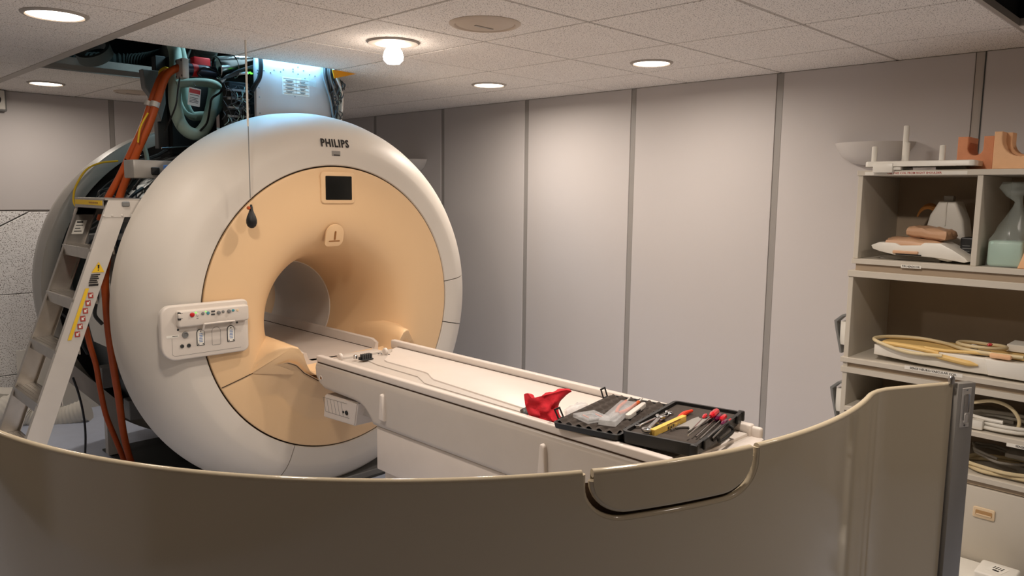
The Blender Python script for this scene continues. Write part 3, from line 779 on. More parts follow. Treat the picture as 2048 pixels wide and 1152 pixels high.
for pts, r, lab in pl: top('insulated_pipe', tube(pts, r, 14, 6), green, lab, 'pipe', 'insulated green pipes above the magnet')
# cold head: blue-black motor with red band, silver cylinder
motorm = mat('motor_blue', (44, 54, 70), .35, .4)
t = thing('cooler_motor', 'blue black motor cylinder with red band between the orange hoses and silver cylinder', 'motor', G(400, 148))
a, c = G(366, 138, -.10), G(431, 146, -.10); d = (c-a).normalized()
mk('motor_body', cyl(a, c, .034, 24, bev=.004), motorm, t)
mk('red_band', cyl(a+d*.045, a+d*.075, .0355, 24), redp, t)
mk('flange', box(-.022, .014, -.046, .046, -.052, .052, .004, 2, m=frame(a, d, zdir=(0, 0, 1))), alup, t)
for s in (-1, 1):
    for q in (-1, 1):
        bp_ = frame(a, d, zdir=(0, 0, 1)) @ V((-.024, s*.036, q*.040)); mk('bolt', cyl(bp_, bp_+d*.006, .006, 8), dgrey, t)
mk('shaft', cyl(c, c+d*.07, .008, 10), steel, t)
mk('motor_lead', tube([c+V((0, -.03, 0)), c+V((-.08, -.05, .015)), c+V((-.12, -.045, -.02)), c+V((-.10, -.04, -.035))], .005, 6, 5), black, t)
t = thing('silver_cylinder', 'shiny silver cylinder lying beside the turret under the ceiling', 'cylinder', G(465, 135))
a, c = G(433, 135, -.12), G(506, 131, -.12); d = (c-a).normalized()
mk('shell', lathe([(0, .012), (.052, .012), (.056, 0), (.060, .004), (.060, .10), (.064, .102), (.064, .122), (.060, .124), (.060, .28), (0, .28)], frame(a, d.orthogonal(), zdir=d), 36), steel, t)
mk('clamp_bolt', box(-.008, .008, -.012, .012, -.006, .010, .002, 1, m=frame(a+d*.112+V((0, 0, .066)), (1, 0, 0), zdir=(0, 0, 1))), alup, t)
top('valve_block', box(*(lambda p: (p.x-.05, p.x+.05, p.y, p.y+.06, p.z-.05, p.z+.03))(G(405, 125, .15)), .008, 2), redp, 'dull red valve block half hidden behind the blue black motor', 'valve')
# warning tag
p, q = G(377, 211, -.10), G(400, 177, -.10)
t = thing('warning_tag', 'white warning tag with dark red header hanging between green pipes', 'tag', ((p.x+q.x)/2, p.y, p.z))
mt = FRONT((p.x+q.x)/2, p.y, (p.z+q.z)/2) @ Mx.Rotation(D2(-7), 4, 'Z')
w2, h2 = (q.x-p.x)/2, (q.z-p.z)/2
mk('tag_card', prism(rrect(-w2, w2, -h2, h2, .004), mt, 0, .0015), paper, t)
mk('red_header', prism(rrect(-w2+.004, w2-.004, h2*.38, h2*.84, .001), mt, .0014, .0022), redp, t)
b = B()
for i, z in enumerate((.20, -.12, -.3, -.46, -.62)):
    prism(rrect(-w2*.75, w2*(.75-.12*(i % 3)), h2*z-.0015, h2*z+.0015, .0005, 1), mt, .0014, .002, bm=b)
mk('tag_print', b, ink, t, smooth=0)
mk('tag_tie', tube([mt @ V((0, h2*.95, .001)), mt @ V((.005, h2*1.3, -.01)), mt @ V((.0, h2*1.6, -.03))], .0025, 5, 4), black, t)
# dark hanging box behind the hoses
t = thing('cable_trunking', 'grey angled sheet metal bracket hanging behind the orange hoses', 'bracket', ony(300, 165, 2.6))
p = ony(302, 200, 2.55)
mk('sheet', prism([(-.06, .16), (.06, .16), (.06, -.02), (.03, -.12), (-.02, .02), (-.05, .06)], FRONT(p.x, p.y, p.z), 0, .06, .004, 1), mgrey, t)
mk('post', box(p.x+.04, p.x+.10, p.y+.02, p.y+.08, 1.93, 2.46, .004, 1), dgrey, t)
mk('post', box(p.x+.13, p.x+.15, p.y, p.y+.02, 1.93, 2.46, .003, 1), alup, t)
mk('cross_bar', cyl(p+V((.04, -.02, -.27)), p+V((.24, -.02, -.25)), .006, 8), steel, t)
# orange hoses
def O(u, v, y): return ony(u, v, y)
oh = [([O(366, 134, 2.21), O(350, 138, 2.22), O(334, 150, 2.24), O(322, 178, 2.24), O(312, 210, 2.24), O(296, 255, 2.25), O(276, 300, 2.28), O(256, 350, 2.32), O(238, 398, 2.36), O(228, 440, 2.40)], .020, 'orange corrugated hose from the motor, right one of the falling pair'),
      ([O(356, 140, 2.30), O(340, 142, 2.30), O(324, 152, 2.30), O(311, 180, 2.29), O(300, 212, 2.29), O(284, 258, 2.30), O(262, 305, 2.33), O(240, 352, 2.37), O(214, 400, 2.41), O(200, 440, 2.45)], .018, 'orange hose falling to the ladder top, left one of the pair'),
      ([O(216, 505, 2.10), O(210, 555, 2.10), O(212, 600, 2.12), O(217, 660, 2.16), O(228, 740, 2.24), O(238, 800, 2.35), O(246, 860, 2.45), O(256, 905, 2.55), O(268, 940, 2.62)], .019, 'bright orange hose hanging beside the scanner edge down to the floor'),
      ([O(172, 655, 2.45), O(180, 690, 2.47), O(192, 730, 2.5), O(200, 775, 2.52), O(212, 830, 2.56), O(232, 880, 2.62), O(250, 925, 2.68)], .015, 'dark orange hose hanging behind the ladder rail down to the floor')]
for i, (pts, r, lab) in enumerate(oh): top('orange_hose', tube(pts, r, 12, 6), orange, lab, 'hose', 'orange hoses')
t = top('hose_clip', cyl(O(299, 206, 2.285)+V((0, 0, .008)), O(296, 212, 2.285), .0215, 14), alup, 'silver band round the left orange hose of the falling pair', 'hose clip', 'hose clips')
t = top('hose_clip', cyl(O(311.5, 207, 2.235)+V((0, 0, .008)), O(308.5, 214, 2.235), .0235, 14), alup, 'silver band round the right orange hose of the falling pair', 'hose clip', 'hose clips')
top('yellow_cable', tube([O(236, 322, 2.9), O(200, 326, 2.9), O(172, 340, 2.9), O(152, 372, 2.9), O(147, 395, 2.88), O(150, 410, 2.85), O(162, 418, 2.8)], .006, 8, 6), yellow, 'thin yellow green earth cable curving inside the rear ring cover', 'cable')
top('yellow_cable', tube([O(320, 150, 2.34), O(322, 142, 2.33), O(330, 137, 2.32), O(338, 140, 2.3)], .010, 8, 6), yellow, 'short yellow cable arching over the orange hoses at the motor', 'cable')
top('yellow_cable', tube([O(296, 226, 2.22), O(285, 245, 2.22), O(279, 262, 2.23), O(276, 285, 2.24)], .005, 8, 6), yellow, 'thin yellow green cable tied along the orange hoses', 'cable')
top('green_hose', tube([O(286, 288, 2.4), O(292, 305, 2.38), O(295, 325, 2.36)], .012, 10, 5), green, 'short green hose ending at the silver junction box', 'hose')
bc = [([O(360, 152, 2.2), O(356, 180, 2.2), O(352, 210, 2.2), O(340, 240, 2.22), O(330, 262, 2.25)], .005, 'thin black cable hanging left of the green pipes'),
      ([O(410, 152, 2.2), O(435, 160, 2.16), O(446, 172, 2.14), O(440, 185, 2.14), O(424, 197, 2.14), O(420, 215, 2.16), O(414, 245, 2.2), O(400, 262, 2.22)], .006, 'thin black cable swinging from the motor across the green loop'),
      ([O(250, 318, 2.3), O(262, 330, 2.28), O(268, 350, 2.28), O(258, 372, 2.3)], .004, 'thin black lead between the orange hoses and junction box')]
for pts, r, lab in bc: top('black_cable', tube(pts, r, 6, 6), black, lab, 'cable')
top('white_cable', tube([O(444, 164, 2.12), O(455, 152, 2.1), O(475, 148, 2.06), O(496, 146, 2.0)], .008, 8, 6), paper, 'thick white cable running into the turret electronics', 'cable')
b = B()
for i in range(9):
    u = 470+i*4; tube([O(u-30, 160-i, 2.05), O(u-12, 150-i*1.2, 2.04), O(u+6, 140-i*.6, 2.02), O(511, 130+i*2, 2.0)], .0032, 6, 5, bm=b)
o = mk('ribbon_wiring', b, dgrey, label='bunch of thin dark leads between silver cylinder and turret', cat='wiring', kind='stuff')
# orange card at the edge of the opening
p0 = ony(664, 139, 1.90); p1 = ony(712, 148, 1.90); p2 = ony(668, 157, 1.90)
top('orange_card', prism([(p0.x, p0.z), (p2.x, p2.z), (p1.x, p1.z)], FRONT(0, 1.90, 0), 0, .003), vinylc, 'bright orange card corner poking out under the ceiling right of the turret', 'card')
# ================================================================== pendant squeeze bulb
hx, hy = .461, 1.446
t = thing('pendant_squeeze_bulb', 'black rubber squeeze bulb hanging on a thin cord before the scanner', 'squeeze bulb', (hx, hy, 1.50))
mk('cord', tube([(hx, hy, H), (hx+.001, hy, 2.1), (hx+.001, hy, 1.66)], .0022, 6, 4), mgrey, t)
mk('cord_sleeve', cyl((hx, hy, 2.0), (hx, hy, H-.002), .005, 8), paper, t)
mk('bulb', lathe([(0, 0), (.010, .002), (.020, .011), (.0255, .026), (.0255, .040), (.021, .058), (.013, .076), (.009, .088), (.0075, .104), (.0055, .108), (.0055, .114), (0, .116)], Mx.Translation((hx+.004, hy, 1.513)), 24), blackr, t)
mk('clip', lathe([(0, 0), (.008, 0), (.009, .006), (.006, .014), (0, .015)], FRONT(hx-.012, hy, 1.612), 12), orange, t)
# ================================================================== step ladder
lad = thing('step_ladder', 'aluminium step ladder leaning beside the open flank of the scanner', 'ladder', (-.35, 2.12, 0))
SL = .370; YN, YFa = 1.895, 2.352
def lx(z): return -.129+(z-1.381)*SL         # front edge of the rails
def rail(y0, y1, w0, z1):
    b = B(); d = .100
    poly = [(lx(.0), .0), (lx(0)+d, .0), (lx(z1)+d, z1), (lx(z1), z1)]
    return poly
def rpoly(z0, z1, a, c): return [(lx(z0)+a, z0), (lx(z0)+c, z0), (lx(z1)+c, z1), (lx(z1)+a, z1)]
zt = 1.63
b = prism(rpoly(0.02, zt, 0, .098), FRONT(0, YN, 0), -.0035, 0, .0008, 1)
prism(rpoly(.02, zt, 0, .004), FRONT(0, YN+.003, 0), -.026, 0, bm=b); prism(rpoly(.02, zt, .094, .098), FRONT(0, YN+.003, 0), -.026, 0, bm=b)
nr = mk('side_rail', b, alup, lad)
b = prism(rpoly(0.02, zt, 0, .098), FRONT(0, YFa, 0), -.0035, 0, .0008, 1)
prism(rpoly(.02, zt, 0, .004), FRONT(0, YFa, 0), 0, .026, bm=b); prism(rpoly(.02, zt, .094, .098), FRONT(0, YFa, 0), 0, .026, bm=b)
fr = mk('side_rail', b, alu, lad)
for z in [1.41-.235*k for k in range(6)]:
    x = lx(z)
    b = box(x-.004, x+.10, YN+.004, YFa-.002, z-.004, z, .001, 1)
    box(x-.005, x-.001, YN+.004, YFa-.002, z-.052, z, bm=b); box(x+.096, x+.10, YN+.004, YFa-.002, z-.03, z, bm=b)
    for i in range(5): box(x+.012+i*.018, x+.016+i*.018, YN+.006, YFa-.004, z, z+.0015, bm=b)
    mk('step', b, alu, lad)
zt2 = 1.645
x = lx(zt2)
b = box(x-.02, x+.24, YN-.004, YFa+.006, zt2-.004, zt2+.004, .0015, 1)
mk('top_platform', b, alu, lad)
mk('gusset_plate', prism([(x-.004, zt2-.002), (x+.22, zt2-.002), (x+.22, zt2-.085), (x+.07, zt2-.085), (x-.034, zt2-.085)], FRONT(0, YN, 0), 0, .003, .0006, 1), alup, lad)
mk('gusset_plate', prism([(x-.004, zt2-.002), (x+.22, zt2-.002), (x+.22, zt2-.085), (x-.034, zt2-.085)], FRONT(0, YFa+.003, 0), 0, .003), alu, lad)
t = mk('front_apron', box(x-.022, x-.018, YN+.02, YFa, zt2-.045, zt2, .001, 1), alu, lad)
mk('yellow_strip', box(x-.0232, x-.0215, YN+.03, YFa-.01, zt2-.030, zt2-.006), yellow, t)
b = B()
for i in range(10):
    yy = YN+.09+i*.014; box(x-.0238, x-.023, yy, yy+.008, zt2-.022, zt2-.014, bm=b)
mk('strip_print', b, brown, t, smooth=0)
for i in range(5):
    sx = x+(-.028, .01, .055, .10, .15)[i]; mk('rivet', lathe([(0, .004), (.004, .003), (.006, 0)], FRONT(sx, YN-.003, zt2-.078 if i < 4 else zt2-.02), 10), alup, lad)
mk('catch', box(x+.055, x+.09, YN-.012, YN-.003, zt2-.035, zt2-.010, .004, 1, m=None), mgrey, lad)
# rear stay
b = prism([(x+.10, zt2-.09), (x+.15, zt2-.09), (x+.17, .9), (x+.135, .9)], FRONT(0, YFa-.03, 0), -.004, 0)
mk('rear_stay', b, alu, lad)
b = prism([(x+.14, zt2-.085), (x+.20, zt2-.085), (x+.20, zt2-.12), (x+.14, zt2-.12)], FRONT(0, YN+.02, 0), -.3, 0); box(x+.02, x+.22, YN+.08, YN+.10, zt2-.20, zt2-.17, bm=b)
mk('cross_brace', b, mgrey, lad)
for r_, yy in ((nr, YN), (fr, YFa)):
    mk('rail_foot', box(lx(0)-.008, lx(0)+.106, yy-.012, yy+.03, 0, .05, .004, 1), blackr, lad)
# stickers on the near rail
def LP(z, a): return (lx(z)+a, YN-.0036, z)
def sticker(poly, m, name, parent, h=.0006, base=.0): return mk(name, prism(poly, FRONT(0, YN-.0034-base, 0), 0, h), m, parent, smooth=0)
zc_ = 1.318; c0 = lx(zc_)+.056
sticker([(c0-.030, zc_-.02), (c0+.026, zc_-.02), (c0+.004, zc_+.030)], yellow, 'warning_triangle', lad)
sticker([(c0-.002, zc_-.002), (c0+.004, zc_-.002), (c0+.006, zc_+.016), (c0-.002, zc_+.016)], ink, 'exclamation_mark', lad, base=.0006)
sticker([(c0-.003, zc_-.012), (c0+.002, zc_-.012), (c0+.003, zc_-.006), (c0-.002, zc_-.006)], ink, 'exclamation_mark', lad, base=.0006)
b = B()
for i in range(5):
    z = zc_-.028-i*.009; w0 = c0-.034-.003*i; prism([(w0, z-.0055), (w0+.040-.006*(i % 2), z-.0055), (w0+.042-.006*(i % 2), z), (w0+.002, z)], FRONT(0, YN-.0034, 0), 0, .0006, bm=b)
mk('warning_print', b, ink, lad, smooth=0)
z1, z0 = 1.225, .985
sticker([(lx(z0)+.030, z0), (lx(z0)+.046, z0), (lx(z1)+.046, z1), (lx(z1)+.030, z1)], yellow, 'yellow_sticker', lad)
b = B(); b2 = B()
for i in range(6):
    z = z0+.012+i*.036; a = lx(z)+.058
    box(a, a+.022, YN-.0042, YN-.0034, z, z+.026, bm=b); box(a+.005, a+.015, YN-.0046, YN-.0041, z+.006, z+.018, bm=b2)
    for k in range(1): box(a+.015, a+.019, YN-.0046, YN-.0041, z+.016, z+.022, bm=b2)
mk('pictogram', b, redink, lad, smooth=0); mk('pictogram_print', b2, paper, lad, smooth=0)
b = text_bm('LADDER', .014, FRONT(lx(1.236)+.058, YN-.0036, 1.242), .0003, .0004); b.free()
sticker([(lx(1.236)+.040, 1.234), (lx(1.236)+.082, 1.234), (lx(1.236)+.084, 1.244), (lx(1.236)+.042, 1.244)], ink, 'sticker_heading', lad)
# white label inside the far rail
z0, z1 = 1.46, 1.53
t = mk('maker_label', prism([(lx(z0)+.022, z0), (lx(z0)+.075, z0), (lx(z1)+.075, z1), (lx(z1)+.022, z1)], FRONT(0, YFa, 0), 0, .0008), paper, lad, smooth=0)
b = B()
for i in range(4):
    z = z0+.012+i*.015; box(lx(z)+.03, lx(z)+.03+(.036, .026, .034, .03)[i], YFa-.0014, YFa-.0007, z, z+(.004 if i < 3 else .008), bm=b)
mk('label_print', b, ink, t, smooth=0)
# ================================================================== things on the far floor
corrug([ony(-60, 880, 4.1), ony(-10, 830, 4.15), ony(30, 812, 4.2), ony(60, 830, 4.2), ony(120, 838, 4.1), ony(175, 820, 4.0)], .085, .028, ductm if False else paper, 'ventilation_hose', amp=.05, label='white ribbed ventilation hose lying on the floor behind the ladder', cat='hose')
p = ony(178, 722, 4.30)
t = thing('cardboard_sheet', 'white board with black lettering standing behind the lower ladder steps', 'board', (p.x-.05, 4.33, 0))
mk('sheet', box(p.x-.47, p.x+.10, 4.33, 4.336, 0.0, p.z+.14, .001, 1, m=None), paper, t)
mk('lettering', text_bm('Mi', .085, FRONT(p.x-.02, 4.3295, p.z+.0) @ Mx.Rotation(D2(8), 4, 'Z'), .0006, .001), ink, t, smooth=0)
p = ony(18, 790, 4.4)
t = top('plastic_wrap', tube([p+V((-.35, 0, -.02)), p+V((-.15, .02, .03)), p+V((0, 0, .0)), p+V((.16, -.02, .01)), p+V((.24, 0, -.05))], .05, 9, 4, radii=lambda u: .02+.035*math.sin(PI*u)), coilw, 'crumpled white plastic wrap on the floor against the speckled wall tiles', 'plastic wrap')
top('black_cable', tube([O(146, 755, 2.5), O(158, 790, 2.5), O(167, 830, 2.55), O(171, 870, 2.6), O(170, 915, 2.62)], .006, 8, 6), black, 'thin black cable hanging to the floor right of the ladder', 'cable')
# ================================================================== patient table
bed = thing('patient_table', 'long cream patient table on a column, its end at the scanner bore', 'table', (1.0, .25, 0))
BX0, BX1, BY0, BY1 = .742, 1.258, -.80, 1.34
ZR = .862
# side body: profile in (Y, Z) extruded across X, with bulged upper edge
prof = [(BY1+.004, .826), (BY1+.014, .80), (BY1+.006, .752), (BY1-.030, .716), (BY1-.075, .697), (1.0, .690), (.945, .684), (.905, .668), (.872, .642), (.848, .608), (.838, .604), (BY0+.05, .604), (BY0+.01, .62), (BY0, .66), (BY0-.004, .79), (BY0, .826)]
b = B(); secs = [(BX0+.012, 1.0), (BX0+.004, .0), (BX0-.004, .0)]
mYZ = frame((BX0-.006, 0, 0), (0, -1, 0), zdir=(-1, 0, 0))
def side_solid(x0, x1, bev):
    b = B(); lo = [b.verts.new((x0, y, z)) for y, z in prof]; f = b.faces.new(lo)
    r = bmesh.ops.extrude_face_region(b, geom=[f])
    for v in r['geom']:
        if isinstance(v, bmesh.types.BMVert): v.co.x = x1
    b.normal_update()
    es = [e for e in b.edges if all(abs(v.co.x-x0) < 1e-6 for v in e.verts) or all(abs(v.co.x-x1) < 1e-6 for v in e.verts)]
    bmesh.ops.bevel(b, geom=es, offset=bev, segments=5, affect='EDGES', profile=.5)
    bmesh.ops.triangulate(b, faces=[f for f in b.faces if len(f.verts) > 4])
    return b
body = mk('body', side_solid(BX0-.010, BX1+.010, .027), bedg, bed, smooth=45)
mk('rail_joint', box(BX0+.004, BX1-.004, BY0+.01, BY1-.004, .822, .832), seam, bed, smooth=0)
# rails round the trough
def railbar(x0, x1, y0, y1, z0, z1, bev=.007): return box(x0, x1, y0, y1, z0, z1, bev, 3)
mk('side_rail', railbar(BX0-.002, BX0+.030, BY0+.02, BY1, .829, ZR), bedw, bed)
b = railbar(BX1-.036, BX1-.004, BY0-.01, 1.36, .829, ZR+.016)
mk('side_rail', b, bedw, bed)
mk('trough', box(BX0+.02, BX1-.02, BY0-.012, BY1-.02, .800, .836, .003, 1), bedg, bed)
# mat board with a tapered front corner
bx0, bx1 = .872, BX1-.040
bx0 = .862
poly = [(bx0-.004, BY0), (bx1, BY0), (bx1, 1.275), (bx1-.012, 1.29), (1.165, 1.27), (1.124, 1.215), (1.085, 1.185), (1.02, 1.12), (.975, 1.075), (.962, 1.035), (.962, .74), (.955, .70), (.915, .625), (.900, .59), (bx0, -.02)]
mk('mat_board', prism(poly, TOP(0, 0, .836), 0, .012, .004, 2), bedw, bed)
mk('board_joint', box(bx1-.0015, bx1+.0015, BY0+.02, 1.29, .836, .8492), seam, bed, smooth=0)
mk('mat_edge', prism([(.822, BY0+.05), (.866, BY0+.05), (.905, .58), (.966, .70), (.968, 1.03), (.98, 1.07), (1.10, 1.19), (1.10, 1.23), (.93, 1.20), (.90, 1.03), (.895, .70), (.84, .58)], TOP(0, 0, .836), 0, .005), bedg, bed, smooth=0)
# foot end lip with an upturned corner
b = B()
pr_ = []
for i in range(9):
    t_ = i/8; pr_.append((BX1-.05+.048*t_, BY0-.012-.055*math.sin(t_*PI/2), .0))
prism([(BX0+.03, BY0+.01), (BX1-.004, BY0+.01), (BX1-.004, BY0-.03), (BX1-.02, BY0-.055), (BX1-.07, BY0-.065), (BX0+.16, BY0-.065), (BX0+.09, BY0-.05), (BX0+.05, BY0-.02)], TOP(0, 0, .806), 0, .030, .006, 2, bm=b)
box(BX1-.028, BX1-.006, BY0-.045, BY0+.03, .83, .872, .008, 3, bm=b)
mk('foot_lip', b, bedw, bed, smooth=40)
# coupling hardware at the head end
def Z(u, v, z): return onz(u, v, z)
hw = mk('coupling', prism(rrect(.85, 1.10, 1.255, 1.335, .02), TOP(0, 0, .836), 0, .012, .004, 2), bedg, bed)
p = onz(733, 716, .852); b = B()
for i in range(5): box(p.x-.030+i*.012, p.x-.022+i*.012, p.y-.014, p.y+.014, .846, .874, .001, 1, bm=b)
box(p.x-.034, p.x+.032, p.y-.016, p.y+.016, .844, .850, bm=b)
mk('plug_block', b, dgrey, hw)
p = onz(711, 716, .852); mk('latch_pin', lathe([(0, .0), (.011, 0), (.011, .016), (.007, .020), (0, .020)], Mx.Translation((p.x, p.y, .848)), 14), steel, hw)
p = onz(720, 718, .852); mk('latch_pin', lathe([(0, .0), (.008, 0), (.009, .012), (0, .014)], Mx.Translation((p.x, p.y, .848)), 12), black, hw)
for u, v in ((768, 702), (678, 713)):
    p = onz(u, v, .862); mk('guide_roller', lathe([(0, 0), (.016, .0), (.020, .004), (.020, .012), (.016, .016), (0, .016)], frame((p.x, p.y, .858), (0, 1, 0), zdir=(1, 0, 0)), 20), bedw, hw)
for u in (757, 763, 778):
    p = onz(u, 705+(u-757)*.05, .856); mk('screw', lathe([(0, .004), (.004, .003), (.005, 0)], Mx.Translation((p.x, p.y, .848)), 10), dgrey, hw)
# red spot on the nose, hooks, control box
p = onx(642.5, 756, BX0-.0085)
t = mk('stop_ring', lathe([(0, .002), (.009, .002), (.011, .005), (.014, .003), (.0145, 0)], SIDE(BX0-.008, p.y, p.z), 20), bedw, bed)
mk('stop_mark', lathe([(0, .0045), (.006, .004), (.0065, .0015)], SIDE(BX0-.008, p.y, p.z), 14), brown, t)
for u, v in ((763.5, 815), (1084, 921)):
    p = onx(u, v, BX0-.02)
    b = B()
    poly = [(-.020, -.062), (.020, -.062), (.013, .05), (.008, .060), (0, .064), (-.008, .060), (-.010, .05)]
    prism(poly, frame((BX0-.006, p.y, p.z), (0, -1, 0), zdir=(-1, 0, 0)), 0, .022, .007, 3, bm=b)
    mk('hook', b, bedw, bed, smooth=50)
A_, B_, C_, Dd = onx(650, 788, .75), onx(716, 806, .75), onx(704, 854, .75), onx(641, 835, .75)
b = B()
fr_ = [V((.748+(.0 if i < 2 else .018), q.y, q.z)) for i, q in enumerate((A_, B_, C_, Dd))]
bk = [q+V((.26, 0, 0)) for q in fr_]
fv = [b.verts.new(q) for q in fr_]; bv = [b.verts.new(q) for q in bk]
b.faces.new(fv); b.faces.new(bv[::-1])
for i in range(4): b.faces.new((fv[i], bv[i], bv[(i+1) % 4], fv[(i+1) % 4]))
bmesh.ops.recalc_face_normals(b, faces=b.faces); bmesh.ops.bevel(b, geom=b.edges[:], offset=.006, segments=2, affect='EDGES')
cb = mk('connector_box', b, bedw, bed)
yaxis = (fr_[0]-fr_[3]).normalized(); xaxis = (fr_[1]-fr_[0]).normalized(); mcb = frame(fr_[3], xaxis, ydir=yaxis)
W1 = (fr_[1]-fr_[0]).length; H1 = (fr_[0]-fr_[3]).length
if mcb.col[2].x > 0: mcb = mcb @ Mx.Diagonal((1, 1, -1, 1))
b = B()
for q in (0.11, .87): box(W1*.12, W1*.85, H1*(.18+q*.70)-.0006, H1*(.18+q*.70)+.0006, .0, .001, bm=b)
for i in range(6): box(W1*(.12+.11*i)-.0006, W1*(.12+.11*i)+.0006, H1*.26, H1*.78, .0, .001, bm=b)
b.transform(mcb); mk('connector_print', b, mgrey, cb, smooth=0)
for fx, fy, r in ((.80, .44, .012), (.70, .44, .006)):
    mk('socket', lathe([(0, .001), (r*.6, .001), (r, .004), (r, 0)], mcb @ Mx.Translation((W1*fx, H1*fy, 0)), 16), black, cb)
b = B()
pts = [(.95, .606), (.87, .604), (.842, .606), (.872, .640), (.91, .668), (.99, .688), (1.06, .69), (1.10, .688), (1.075, .606)]
prism([(-y, z) for y, z in pts], frame((.80, 0, 0), (0, -1, 0), zdir=(-1, 0, 0)), -.38, 0, bm=b)
mk('nose_bracket', b, bedg, bed, smooth=0)
# column under the body
mk('upper_column', box(.752, 1.248, -.72, .832, .392, .603, .006, 2), bedw, bed)
mk('lower_column', box(.775, 1.225, -.70, .80, .06, .391, .004, 2), bedw, bed)
mk('column_foot', box(.72, 1.28, -.75, .86, 0, .062, .01, 2), mgrey, bed)
# ================================================================== loose curved cover standing in front
CC, CRr, CH = V((.944, .602)), 1.833, 1.05
cov = thing('loose_scanner_cover', 'tall glossy cream curved cover panel standing upright in the foreground', 'cover panel', (.2, -.9, 0))
pth = []
a0, a1 = 171.0, 280.6
for i in range(111):
    a = math.radians(a0+(a1-a0)*i/110); pth.append(V((CC.x+CRr*math.cos(a), CC.y+CRr*math.sin(a))))
e0 = pth[-1]; tdir = V((-math.sin(math.radians(a1)), math.cos(math.radians(a1))))
end = V((1.662, -1.334)); corner = e0+tdir*.085
# corner so that the flange runs straight to the post
for i in range(1, 13):
    t_ = i/12; q = corner+(end-corner).normalized()*.085
    pth.append((1-t_)**2*e0+2*t_*(1-t_)*corner+t_*t_*q)
q = pth[-1]
for i in range(1, 9): pth.append(q.lerp(end, i/8))
SLn = [0.0]
for a, b_ in zip(pth, pth[1:]): SLn.append(SLn[-1]+(b_-a).length)
def on_path(s):
    for i in range(len(pth)-1):
        if s <= SLn[i+1] or i == len(pth)-2:
            t_ = (s-SLn[i])/(SLn[i+1]-SLn[i]); p_ = pth[i].lerp(pth[i+1], t_); d_ = (pth[i+1]-pth[i]).normalized(); return p_, V((d_.y, -d_.x))
def arc_s(deg): return CRr*math.radians(deg-a0)
Ltot = SLn[-1]
s1, s2, nd, nr_ = arc_s(240.95), arc_s(256.75), .112, .085
IN0 = -.010
def notch(ind, depth, r, top=CH):
    a, c = s1+ind, s2-ind; out = [(a, top)]
    n = 10; lo = top-depth
    for i in range(n+1): t_ = PI+PI/2*i/n; out.append((a+r*1.25+r*1.25*math.cos(t_), lo+r+r*math.sin(t_)))
    for i in range(n+1): t_ = 1.5*PI+PI/2*i/n; out.append((c-r*1.25+r*1.25*math.cos(t_), lo+r+r*math.sin(t_)))
    out.append((c, top)); return out
NT = notch(IN0, nd+.010, nr_+.006)
GW = .0165
FT = notch(GW, nd-GW, nr_-GW*.4)
def sheet(loop, offs):
    b = B()
    for off in offs:
        b2 = B(); f = b2.faces.new([b2.verts.new((s, z, 0)) for s, z in loop])
        bmesh.ops.triangulate(b2, faces=[f])
        smin = min(s for s, z in loop); smax = max(s for s, z in loop)
        k = int(smin/.02)+1
        while k*.02 < smax-1e-4:
            bmesh.ops.bisect_plane(b2, geom=b2.verts[:]+b2.edges[:]+b2.faces[:], plane_co=(k*.02, 0, 0), plane_no=(1, 0, 0), dist=1e-6); k += 1
        for z in (CH-.06, CH-.12, CH-.2, CH-.35, CH-.55, CH-.8):
            bmesh.ops.bisect_plane(b2, geom=b2.verts[:]+b2.edges[:]+b2.faces[:], plane_co=(0, z, 0), plane_no=(0, 1, 0), dist=1e-6)
        for v in b2.verts:
            p_, n_ = on_path(v.co.x); z = v.co.y; o_ = off
            v.co = V((p_.x+n_.x*o_, p_.y+n_.y*o_, z))
        merge(b, b2)
    return b
def rimtube(pts2d, r, off=-.010, closed=False, bm=None, step=.012):
    out = []
    for (sa, za), (sb, zb) in zip(pts2d, pts2d[1:]):
        n = max(1, int(math.hypot(sb-sa, zb-za)/step))
        for i in range(n):
            t_ = i/n; s = sa+(sb-sa)*t_; p_, n_ = on_path(s); out.append((p_.x+n_.x*off, p_.y+n_.y*off, za+(zb-za)*t_))
    p_, n_ = on_path(pts2d[-1][0]); out.append((p_.x+n_.x*off, p_.y+n_.y*off, pts2d[-1][1]))
    return tube(out, r, 12, 1, bm=bm)
loop = [(0, 0), (Ltot, 0), (Ltot, CH)]+NT[::-1]+[(0, CH)]
b = sheet(loop, (0, -.020))
rimtube([(0, CH), (s1+IN0, CH)], .0100, bm=b); rimtube([(s2-IN0, CH), (Ltot-.004, CH)], .0100, bm=b)
rimtube(NT, .0095, bm=b)
rimtube([(0, 0), (0, CH)], .010, bm=b)
mk('shell', b, gloss, cov, smooth=50)
b = sheet([(s, z) for s, z in FT[::-1]], (.0015, -.020))
rimtube([FT[-1], FT[0]], .0105, -.009, bm=b); rimtube(FT[1:-1], .0095, -.009, bm=b)
mk('flap', b, gloss, cov, smooth=50)
backl = notch(-.03, nd+.03, nr_, CH-.035)
b = sheet(backl[::-1], (-.034, -.040))
mk('flap_backing', b, brown if False else seam, cov, smooth=50)
